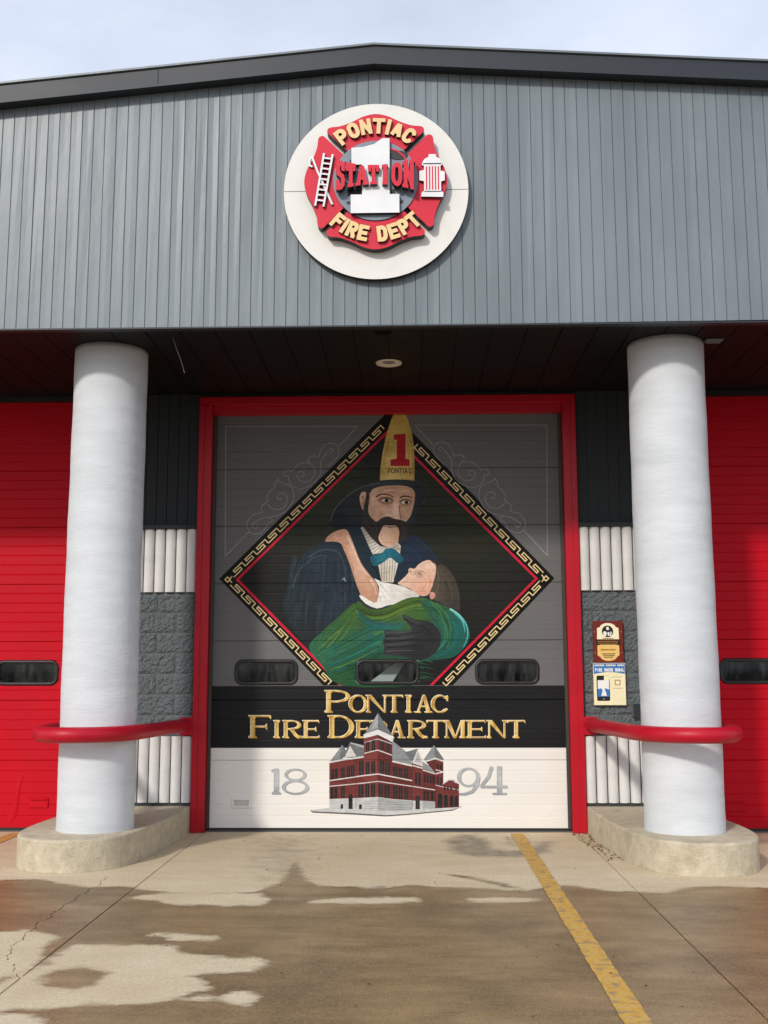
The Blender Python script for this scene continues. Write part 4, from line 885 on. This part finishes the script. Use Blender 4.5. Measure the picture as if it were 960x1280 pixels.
# painted brick firehouse
zs = lambda *p: zo(p, 395, 885, 4.8); B1, B2, B3 = (.150, .034, .030), (.115, .026, .024), (.185, .045, .038); ST, ST2 = (.50, .50, .49), (.36, .37, .37); RF, RF2 = (.235, .25, .26), (.15, .16, .17); WN = (.022, .020, .020); TR = (.62, .60, .57)
def bp(col, *pts): paint('painted_firehouse', zs(*pts), col)
bp((.10, .10, .10), (-35, 614), (80, 604), (720, 600), (880, 588), (822, 616), (560, 641), (420, 651), (240, 640), (-20, 628)); bp((.52, .52, .51), (-30, 612), (80, 600), (720, 596), (878, 588), (820, 610), (560, 634), (420, 643), (240, 631), (-18, 620))
bp(B1, (80, 328), (140, 318), (245, 300), (290, 296), (290, 606), (80, 603)); bp(ST, (80, 548), (290, 540), (290, 610), (80, 603))
bp(RF, (80, 326), (158, 220), (186, 262), (150, 318)); bp(RF2, (158, 220), (186, 262), (150, 318), (140, 300)); bp(RF2, (160, 296), (205, 205), (288, 225), (288, 300), (240, 300)); bp((.40, .41, .42), (205, 205), (288, 225), (288, 240), (210, 214)); bp(TR, (172, 296), (205, 226), (242, 290)); bp(TR, (80, 322), (160, 306), (290, 288), (290, 297), (160, 316), (80, 331))
bp(B3, (287, 178), (372, 156), (372, 612), (287, 606)); bp(B2, (370, 156), (458, 200), (458, 616), (370, 612))
bp(B2, (458, 318), (578, 342), (578, 610), (458, 616)); bp(RF, (458, 196), (545, 265), (582, 345), (458, 318)); bp(RF2, (530, 266), (612, 243), (582, 330))
bp(B1, (575, 330), (642, 350), (642, 604), (575, 610)); bp(TR, (576, 330), (612, 243), (646, 332), (641, 352)); bp((.40, .40, .40), (590, 325), (612, 265), (634, 330))
bp(RF, (640, 322), (704, 362), (716, 394), (640, 370)); bp(B2, (640, 366), (718, 390), (718, 602), (640, 605)); bp(B2, (655, 318), (718, 298), (718, 392)); bp(B1, (716, 298), (764, 318), (764, 600), (716, 602))
bp(RF, (648, 306), (708, 222), (716, 300), (655, 322)); bp(RF2, (708, 222), (764, 302), (764, 322), (715, 302)); bp(TR, (655, 316), (716, 298), (764, 314), (764, 324), (716, 308), (655, 325))
bp(B1, (762, 455), (792, 440), (792, 430), (828, 430), (828, 444), (858, 456), (858, 594), (762, 600)); bp(TR, (762, 452), (795, 426), (828, 428), (858, 452), (858, 458), (826, 436), (797, 434), (762, 459))
bp(RF, (287, 164), (372, 30), (372, 136)); bp(RF2, (372, 30), (372, 136), (467, 178)); bp((.34, .355, .36), (360, 50), (372, 30), (372, 120), (330, 130)); bp((.70, .70, .68), (285, 158), (372, 130), (467, 172), (460, 205), (372, 160), (287, 182)); bp(B3, (288, 183), (372, 161), (372, 172), (288, 193))
bp(ST, (287, 540), (372, 536), (372, 616), (287, 608)); bp(ST2, (370, 536), (458, 548), (458, 620), (370, 616)); bp(ST2, (458, 550), (578, 556), (578, 611), (458, 620)); bp(ST, (576, 556), (640, 556), (640, 606), (576, 611)); bp(ST2, (640, 556), (716, 561), (716, 602), (640, 606))
for q, w in (([(80, 436), (290, 405), (372, 396), (578, 436)], 1.5), ([(80, 470), (290, 450), (372, 440), (578, 470), (716, 492)], 1.1), ([(578, 344), (640, 362)], 1.6), ([(458, 320), (578, 347)], 2.0), ([(640, 372), (716, 395), (762, 384)], 1.4), ([(290, 272), (370, 252), (458, 284)], 1.2), ([(290, 208), (370, 186), (458, 216)], 1.0), ([(716, 462), (764, 474), (858, 492)], .9), ([(716, 370), (764, 384)], 1.1), ([(80, 548), (290, 540), (372, 535), (458, 548), (578, 556)], .8)): line('painted_firehouse', zs(*q), w, TR if w > 1 else ST)
for y in (560, 575, 590, 603): line('painted_firehouse', zs((290, y), (372, y-2), (458, y+6), (578, y+3)), .5, (.22, .225, .225))
for a, b, c, d in ((92, 370, 108, 428), (112, 365, 130, 425), (150, 358, 172, 420), (185, 350, 205, 415), (210, 345, 230, 412), (258, 320, 285, 400), (88, 478, 105, 545), (110, 475, 128, 543), (150, 470, 172, 540), (255, 462, 285, 535), (300, 204, 320, 262), (335, 194, 355, 254), (388, 198, 408, 252), (422, 210, 442, 264), (298, 325, 320, 397), (332, 320, 355, 392), (385, 315, 408, 392), (418, 322, 442, 400), (296, 457, 320, 536), (330, 452, 355, 532), (378, 457, 400, 537), (412, 462, 440, 542), (465, 352, 485, 410), (495, 357, 515, 416), (530, 362, 552, 424), (465, 467, 487, 542), (497, 472, 517, 546), (533, 477, 552, 550), (594, 385, 607, 460), (614, 388, 628, 465), (597, 525, 623, 608), (648, 397, 658, 447), (665, 400, 675, 450), (683, 404, 693, 453), (700, 407, 711, 456), (645, 492, 657, 552), (665, 495, 677, 555), (690, 499, 705, 557), (724, 332, 737, 366), (743, 337, 757, 371), (727, 412, 738, 462), (745, 416, 755, 466), (768, 466, 778, 492), (786, 468, 796, 494), (806, 472, 816, 496), (836, 476, 846, 499), (148, 578, 162, 604), (258, 580, 275, 606)):
    bp(WN, (a, b), (c, b-(2 if c < 372 else -2)), (c, d), (a, d+(1 if c < 372 else -1)))
    if c-a > 18: bp((.10, .09, .09), (a+(c-a)*.45, b+2), (a+(c-a)*.55, b+2), (a+(c-a)*.55, d-2), (a+(c-a)*.45, d-2))
for a, b, c, d in ((195, 520, 220, 606), (730, 518, 758, 599), (768, 524, 790, 597), (802, 528, 825, 595), (832, 531, 854, 593)):
    paint('painted_firehouse', zs(*([(a, d)]+[(p[0], p[1]) for p in ell((a+c)/2, b+8, (c-a)/2, 14, 8, 180, 360)]+[(c, d)])), WN)
    line('painted_firehouse', zs(*ell((a+c)/2, b+6, (c-a)/2+3, 19, 8, 180, 360)), .6, B3)
for x in (240, 578, 716): line('painted_firehouse', zs((x, 320), (x, 604)), .45, (.02, .015, .015))

def build_mural():
    V, E, Fc, own = [], [], [], []
    for si, (part, polys, cf) in enumerate(SH):
        for p in polys:
            q = ccw([D(a) for a in p])
            if abs(area2(q)) < 2e-8: continue
            Fc.append(list(range(len(V), len(V)+len(q)))); V += [Vector(a) for a in q]; own.append(si)
    zmin, zmax = min(v[1] for v in V), max(v[1] for v in V)
    zl = [z for z in ZL if zmin < z < zmax]
    zl += [(a+b)/2 for a, b in zip(GRO[:-1], GRO[1:]) if zmin < a < zmax and b-a < .13]
    for z in zl: E.append((len(V), len(V)+1)); V += [Vector((-W2+.01, z)), Vector((W2-.01, z))]
    x = -1.0
    while x < .95: E.append((len(V), len(V)+1)); V += [Vector((x, 1.46)), Vector((x, 4.2))]; x += .035
    v, e, f, ov, oe, of = delaunay_2d_cdt(V, E, Fc, 0, 1e-6, True)
    parts = {}
    for t, o in zip(f, of):
        if not o: continue
        s_ = max(own[i] for i in o); parts.setdefault(SH[s_][0], []).append((t, s_))
    # openings of the windows stay clear of paint
    wins = [rrect(w-.31, w+.31, 1.47, 1.695, .07) for w in (-1.243, 0, 1.222)]
    iv = {}
    Hi = np.linalg.inv(np.array(HD))
    def inwin(c): return any(abs(c[0]-w) < .315 and abs(c[1]-1.583) < .115 for w in (-1.243, 0, 1.222))
    VV = np.array([(q[0], q[1]) for q in v]); Q = np.c_[VV, np.ones(len(VV))]@Hi.T; Q = Q[:, :2]/Q[:, 2:]
    zr = {}
    def rel(z):
        k = round(z, 4)
        if k not in zr: zr[k] = relief(z)
        return zr[k]
    for part, tr in parts.items():
        idx, verts, faces, ci, cs = {}, [], [], [], []
        for t, s_ in tr:
            cx, cz = VV[list(t)].mean(0)
            if inwin((cx, cz)): continue
            for i in t:
                if i not in idx: idx[i] = len(verts); verts.append((VV[i, 0], DY+rel(VV[i, 1])-.0012, VV[i, 1]))
            faces.append(tuple(idx[i] for i in t)); ci.extend(t); cs.extend([s_]*len(t))
        o = mesh_obj(part.split('~')[0], verts, faces, M['mural'], door)
        ci, cs = np.array(ci), np.array(cs); col = np.ones((len(ci), 4), np.float32)
        for s_ in np.unique(cs):
            k = cs == s_; col[k, :3] = SH[s_][2](Q[ci[k]])
        at = o.data.attributes.new('paint', 'FLOAT_COLOR', 'CORNER'); at.data.foreach_set('color', col.ravel())
build_mural()

# ------------------------------------------------------------------ round fire department sign
SX, SZc, SR = -.033, 5.665, .790
CZ = .045                            # the cross is mounted a little above the middle of the disc
sign = empty('station_sign', (SX, FY, SZc)); tag(sign, 'round white sign with red raised cross reading PONTIAC FIRE DEPT STATION 1', 'sign')
yb = -.062
def half(s_): return [(SR*math.cos(R(a)), SR*math.sin(R(a))) for a in (range(0, 181, 3) if s_ > 0 else range(180, 361, 3))]
for s_ in (1, -1): solid('backing_panel', [[(x, z+s_*.0025) for x, z in half(s_)]], yb, .05, M['sign_white'], M['sign_black'], sign)
U = .613/332.0                       # metres per pixel; sign outlines are taken from enlarged image pixels
YC = -.148                           # face of the raised cross
arc = [(-130, 148)]+[(-194*math.sin(R(a)), 194*math.cos(R(a))) for a in range(38, -39, -4)]+[(130, 148)]
seg = smooth_path([(x, y, 0) for x, y in [(-132, 150), (-205, 222), (-224, 243), (-214, 264), (-165, 271), (-110, 291), (-55, 318), (0, 329), (55, 318), (110, 291), (165, 271), (214, 264), (224, 243), (205, 222), (132, 150)]], 4)
seg = [(p.x, p.y) for p in seg]+arc[::-1]
for r_ in (0, 90, 180, 270):
    ca, sa = math.cos(R(r_)), math.sin(R(r_))
    solid('cross_arm', [[(U*(x*ca-y*sa), U*(x*sa+y*ca)) for x, y in seg]], YC, .078, M['sign_red'], M['sign_black'], sign)
solid('cross_core', [[(U*205*math.cos(R(a)), U*205*math.sin(R(a))) for a in range(0, 360, 6)]], YC+.03, .064, M['sign_black'], M['sign_black'], sign)
hub = solid('centre_disc', [[(U*195*math.cos(R(a)), U*193*math.sin(R(a))) for a in range(0, 360, 4)]], YC-.012, .032, M['sign_grey'], M['sign_black'], sign)
ss = lambda pts, ox=480, oy=412: [((x-ox)*U, -(y-oy)*U) for x, y in pts]
# scramble details on the disc: hose crescent, dark chips
solid('hose_crescent', [ss(ell(585, 292, 44, 22, 18))], YC-.018, .006, M['sign_black'], M['sign_black'], hub)
solid('hose_stripe', [ss(p) for p in ribbon([(545, 262), (580, 272), (612, 300), (622, 322)], 8)], YC-.022, .0035, M['sign_red'], M['sign_black'], hub)
for q in ([(330, 325), (345, 318), (348, 335), (335, 338)], [(360, 315), (372, 308), (374, 328), (362, 326)], [(345, 515), (365, 512), (368, 528), (350, 524)], [(590, 515), (606, 508), (604, 524), (592, 526)], [(350, 455), (420, 455), (418, 488), (352, 486)], [(548, 458), (570, 456), (570, 474), (550, 476)]):
    solid('disc_chip', [ss(q)], YC-.017, .005, M['sign_black'], M['sign_black'], hub)
one = solid('numeral_one', [ss([(370, 262), (425, 258), (475, 244), (512, 217), (545, 217), (545, 489), (589, 489), (589, 578), (367, 578), (367, 489), (419, 489), (419, 344), (370, 344)])], YC-.05, .04, M['sign_silver'], M['sign_black'], sign)
# STATION, taller towards both ends
def slab_letter(ch, x0, x1):
    t = .22; w = (x1-x0); o = sans(ch, x0+.03*w, x1-.03*w, 0, 100, 17 if ch != 'I' else 20)
    sf = 13
    if ch in 'TI': o += [rc((x0+x1)/2-w*.33-(4 if ch == 'I' else 0), 100-sf, (x0+x1)/2+w*.33+(4 if ch == 'I' else 0), 100)]
    if ch == 'I': o += [rc(x0-2, 0, x1+2, sf)]
    if ch == 'T': o += [rc(x0, 0, x0+12, 34), rc(x1-12, 0, x1, 34)]
    if ch == 'A': o += [rc(x0-3, 100-sf, x0+w*.4, 100), rc(x1-w*.4, 100-sf, x1+3, 100)]
    if ch == 'N': o += [rc(x0-5, 0, x0+22, sf), rc(x0-5, 100-sf, x0+22, 100), rc(x1-22, 0, x1+5, sf)]
    if ch == 'S': o += [rc(x1-16, 4, x1-2, 36), rc(x0+2, 66, x0+16, 98)]
    return o
def warp(p):
    x, y = p; k = (x-478)/180; h = 92+62*k*k; cyy = 405; return ((x-480)*U, -((cyy+(y/100-.5)*h)-412)*U)
for ch, a, b in zip('STATION', (300, 347, 392, 448, 512, 552, 608), (343, 390, 446, 496, 536, 604, 657)):
    solid('letter', [[warp(q) for q in p] for p in slab_letter(ch, a, b)], YC-.095, .06, M['sign_red'], M['sign_black'], sign)
def arc_text(txt, a0, a1, rad, up, lw, lh, th):
    ws = [lw*(.42 if ch == 'I' else .62 if ch == ' ' else 1) for ch in txt]; gap = lw*.13
    tot = sum(ws)+gap*(len(txt)-1); pos = 0
    for ch, w in zip(txt, ws):
        t = (pos+w/2)/tot; pos += w+gap
        if ch == ' ': continue
        a = a0+(a1-a0)*t
        rot = a-90 if up else a+90; cx, cz = rad*math.cos(R(a)), rad*math.sin(R(a)); ca, sa = math.cos(R(rot)), math.sin(R(rot))
        solid('letter', [[(U*(cx+x*ca+y*sa), U*(cz+x*sa-y*ca)) for x, y in p] for p in sans(ch, -w/2, w/2, -lh/2, lh/2, th)], YC-.03, .03, M['sign_cream'], M['sign_black'], sign)
arc_text('PONTIAC', 132, 48, 262, True, 52, 76, 18)
arc_text('FIRE DEPT', 224, 316, 262, False, 47, 75, 18)
# pike pole and ladder, hydrant
lad = ribbon([(243, 280), (204, 535)], 9)+ribbon([(283, 286), (242, 540)], 9)
for i in range(9): t = .09+i*.1; lad += ribbon([(243-39*t, 280+255*t), (283-41*t, 286+254*t)], 8)
solid('ladder', [ss(p) for p in lad], YC-.03, .03, M['sign_silver'], M['sign_black'], sign)
solid('pike_pole', [ss(p) for p in ribbon([(186, 292), (215, 372), (282, 528)], 9)+ribbon([(186, 292), (174, 318), (178, 338), (190, 344)], 8)], YC-.022, .0215, M['sign_silver'], M['sign_black'], sign)
hyd = [(693, 345), (696, 330), (706, 315), (724, 306), (724, 293), (757, 293), (758, 306), (775, 315), (784, 330), (786, 345), (778, 350), (778, 374), (797, 378), (797, 421), (780, 426), (780, 472), (790, 480), (790, 501), (688, 498), (691, 478), (702, 471), (702, 424), (681, 419), (681, 374), (702, 370), (702, 350)]
hy = solid('hydrant', [ss(hyd)], YC-.03, .03, M['sign_silver'], M['sign_black'], sign)
for i in range(5): x = 714+i*13.5; solid('slot', [ss(rc(x-3, 352, x+3, 466))], YC-.0315, .004, M['sign_red'], None, hy)
solid('slot', [ss(rc(698, 337, 782, 342))], YC-.0315, .004, M['sign_black'], None, hy); solid('slot', [ss(rc(704, 472, 780, 476))], YC-.0315, .004, M['sign_black'], None, hy)

for ch in sign.children:
    if not ch.name.startswith('backing_panel'): ch.location.z += CZ

# ------------------------------------------------------------------ plaques beside the right column
def flatmat(name, r, g_, b): return pmat(name, rgb(r, g_, b), .4, .05, 12)
PM = {k: flatmat('plaque_'+k, *v) for k, v in dict(brown=(112, 30, 14), cream=(248, 236, 200), tan=(236, 196, 116), black=(30, 24, 20), blue=(56, 118, 190), sky=(90, 190, 220), white=(240, 240, 235), pale=(244, 234, 192), grey=(130, 125, 110), gold=(170, 120, 50), green=(60, 75, 65)).items()}
yq = -.062
pq = empty('plaque', (2.235, yq, 1.88)); tag(pq, 'brown plaque with arched cream panel, mounted above the phone poster', 'plaque')
poly = lambda pts, ox, oz, w, h: [(ox+x*w, oz-y*h) for x, y in pts]    # unit square, y down
def sheet(name, pts, lay, mat, root, w, h, dep=.0012): return solid(name, [poly(pts, -w/2, h/2, w, h)] if not isinstance(pts[0], list) else [poly(p, -w/2, h/2, w, h) for p in pts], -.004-lay*.0016, dep, mat, None, root)
w, h = .300, .418
box('board', -w/2, w/2, -.004, .03, -h/2, h/2, PM['brown'], pq)
archp = [(.14, .17), (.22, .15)]+ell(.5, .16, .27, .11, 12, 180, 360)+[(.78, .15), (.86, .17), (.87, .44), (.13, .44)]
sheet('panel', archp, 1, PM['cream'], pq, w, h)
sheet('panel', [(.14, .57), (.86, .57), (.87, .82), (.80, .86)]+ell(.5, .85, .28, .11, 12, 0, 180)+[(.20, .86), (.13, .82)], 1, PM['tan'], pq, w, h)
sheet('ribbon', [(.08, .45), (.2, .45), (.24, .47), (.76, .47), (.8, .45), (.92, .45), (.90, .51), (.92, .58), (.8, .58), (.76, .56), (.24, .56), (.2, .58), (.08, .58), (.10, .51)], 2, PM['black'], pq, w, h)
em = sheet('emblem', ell(.49, .25, .19, .14, 24), 2, PM['black'], pq, w, h)
sheet('emblem_script', [[(.34, .27), (.40, .24), (.46, .28), (.44, .36), (.36, .37)], [(.48, .28), (.54, .26), (.56, .35), (.50, .36)], [(.58, .26), (.63, .26), (.61, .36), (.57, .36)], [(.44, .15), (.52, .14), (.55, .21), (.46, .22)]], 3, PM['white'], em, w, h)
for y, a, b, t_, mt in ((.495, .14, .86, .02, 'gold'), (.533, .16, .84, .02, 'gold'), (.69, .24, .76, .035, 'gold'), (.79, .28, .72, .02, 'black'), (.83, .32, .70, .018, 'black'), (.87, .34, .66, .018, 'black'), (.42, .33, .70, .018, 'brown')):
    bars = []; x = a
    while x < b-.02: l_ = random.uniform(.03, .07); bars.append(rc(x, y-t_/2, min(b, x+l_), y+t_/2)); x += l_+.016
    o = sheet('text_line', bars, 3, PM[mt], pq, w, h); o['kind'] = 'stuff'
for x in (.05, .95):
    for y in (.26, .76): sheet('screw', ell(x, y, .016, .011, 8), 1, M['steel'], pq, w, h, .003)
po = empty('poster', (2.237, yq, 1.458)); tag(po, 'cream and blue poster reading FIRE HOUSE MURAL with a picture of a phone', 'poster')
w, h = .318, .418
box('board', -w/2, w/2, -.004, .03, -h/2, h/2, PM['pale'], po)
sheet('header', [(.012, .01), (.988, .01), (.988, .26)]+[(.988-.976*t, .26-.045*math.sin(math.pi*t)) for t in (.2, .4, .5, .6, .8)]+[(.012, .26)], 1, PM['blue'], po, w, h)
def print_line(txt, x0, x1, yt, yb_, th, mat):
    n = len(txt); cw = (x1-x0)/n
    for i, ch in enumerate(txt):
        if ch != ' ': sheet('letter', sans(ch, x0+cw*(i+.06), x0+cw*(i+.94), yt, yb_, th), 2, mat, po, w, h)
print_line('FIRE HOUSE MURAL', .05, .97, .125, .205, .019, PM['white'])
o = sheet('text_line', [rc(.05+i*.051, .035, .05+i*.051+.036, .075) for i in range(18) if i not in (6, 13)], 2, PM['cream'], po, w, h); o['kind'] = 'stuff'
ph = sheet('phone', [(q[0], q[1]) for q in rrect(.09, .50, .30, .90, .04)], 1, PM['black'], po, w, h)
sheet('screen', rc(.12, .41, .48, .80), 2, PM['white'], ph, w, h); sheet('screen_glare', [(.33, .30), (.50, .31), (.49, .41), (.32, .41)], 2, PM['cream'], ph, w, h)
sheet('screen_picture', [(.12, .62), (.22, .60), (.28, .66), (.34, .60), (.48, .63), (.48, .80), (.12, .80)], 3, PM['blue'], ph, w, h); sheet('screen_figure', [(.30, .50), (.33, .60), (.40, .78), (.22, .78), (.28, .62)], 4, PM['white'], ph, w, h)
sheet('home_button', ell(.30, .855, .03, .02, 10), 2, PM['grey'], ph, w, h)
sheet('frame_mark', [rc(.66, .40, .84, .42), rc(.66, .51, .84, .53), rc(.66, .42, .685, .51), rc(.815, .42, .84, .51)], 1, PM['gold'], po, w, h)
for y, a, b in ((.335, .55, .94), (.60, .60, .92)):
    o = sheet('text_line', [rc(a+i*.045, y-.006, a+i*.045+.034, y+.006) for i in range(int((b-a)/.045))], 1, PM['grey'], po, w, h); o['kind'] = 'stuff'
bx = empty('junction_box', (2.5, -.06, 1.2)); tag(bx, 'small grey electrical box on the block wall beside the right column', 'electrical box')
box('body', -.045, .045, -.03, .05, -.07, .07, M['block'], bx, .006); box('cover', -.04, .04, -.035, -.0305, -.062, .062, M['siding_dark'], bx, .002)

# ------------------------------------------------------------------ under the soffit
rl = empty('ceiling_light', (.048, -1.15, SZ)); tag(rl, 'round white recessed lamp in the dark soffit above the mural door', 'ceiling light')
def disc(name, r0_, r1_, z0, z1, mat, parent, n=32):
    V = [(r_*math.cos(2*math.pi*i/n), r_*math.sin(2*math.pi*i/n), z) for r_, z in ((r0_, z0), (r1_, z1)) for i in range(n)]
    return mesh_obj(name, V, [(i, (i+1) % n, n+(i+1) % n, n+i) for i in range(n)]+[tuple(range(n, 2*n))], mat, parent, False)
V, Fc, n = [], [], 36
for r_, z in ((.125, -.0005), (.122, -.010), (.10, -.012), (.085, .0), (.05, .004)):
    V += [(r_*math.cos(2*math.pi*i/n), r_*math.sin(2*math.pi*i/n), z-.004) for i in range(n)]
for k in range(4): Fc += [(k*n+i, k*n+(i+1) % n, (k+1)*n+(i+1) % n, (k+1)*n+i) for i in range(n)]
mesh_obj('trim_ring', V, Fc, M['lamp'], rl, True); mesh_obj('lens', [(.06*math.cos(2*math.pi*i/n), .06*math.sin(2*math.pi*i/n), -.002) for i in range(n)], [tuple(range(n))], M['sign_grey'], rl)
def vent(x, y, lab, mat):
    v_ = empty('soffit_vent', (x, y, SZ)); tag(v_, lab, 'vent', 'small vents in the soffit')
    box('frame', -.075, .075, -.05, .05, -.012, -.001, mat, v_, .003)
    for k in range(4): box('louver', -.06, .06, -.036+k*.02, -.024+k*.02, -.02, -.0125, mat, v_)
vent(.018, -2.03, 'small dark vent in the soffit near the fascia above the door', M['soffit']); vent(2.95, -1.75, 'small vent in the soffit beside the right column', M['sign_grey'])
wr = tube('loose_wire', smooth_path([(-1.83, -2.0, SZ), (-1.80, -1.98, 4.40), (-1.77, -1.93, 4.31), (-1.74, -1.9, 4.2)], 5), .003, M['wire'], None, 6); tag(wr, 'thin loose wire hanging from the soffit beside the left column', 'wire')

# ------------------------------------------------------------------ leaf litter against the right plinth
V, Fc = [], []
for i in range(120):
    t = random.random()**1.3; x, y = (1.90+random.uniform(-.10, .07)+.09*t, -.12-1.5*t)
    x = min(x, 1.962+.08*max(0, t-.3)); a = random.uniform(0, 6.28); s_ = random.uniform(.008, .024); z = random.uniform(.003, .012)
    b0 = len(V); ca, sa = math.cos(a), math.sin(a)
    for u, v_, dz in ((-1, 0, 0), (0, -.5, .004), (1, 0, .002), (0, .5, .006)): V.append((x+s_*(u*ca-v_*sa), y+s_*(u*sa+v_*ca), z+dz))
    Fc.append((b0, b0+1, b0+2, b0+3))
for i in range(60):
    x = random.uniform(-2.6, 2.6); y = random.uniform(-6.0, -.2); a = random.uniform(0, 6.28); s_ = random.uniform(.006, .016); b0 = len(V); ca, sa = math.cos(a), math.sin(a)
    for u, v_, dz in ((-1, 0, 0), (0, -.5, .004), (1, 0, .002), (0, .5, .006)): V.append((x+s_*(u*ca-v_*sa), y+s_*(u*sa+v_*ca), .005+dz))
    Fc.append((b0, b0+1, b0+2, b0+3))
o = mesh_obj('leaf_litter', V, Fc, M['leaf']); tag(o, 'dry brown leaf scraps swept against the right plinth', 'leaf litter', kind='stuff')
print('objects', len(bpy.data.objects), 'tris', sum(len(p.vertices)-2 for ob in bpy.data.objects if ob.type == 'MESH' for p in ob.data.polygons))
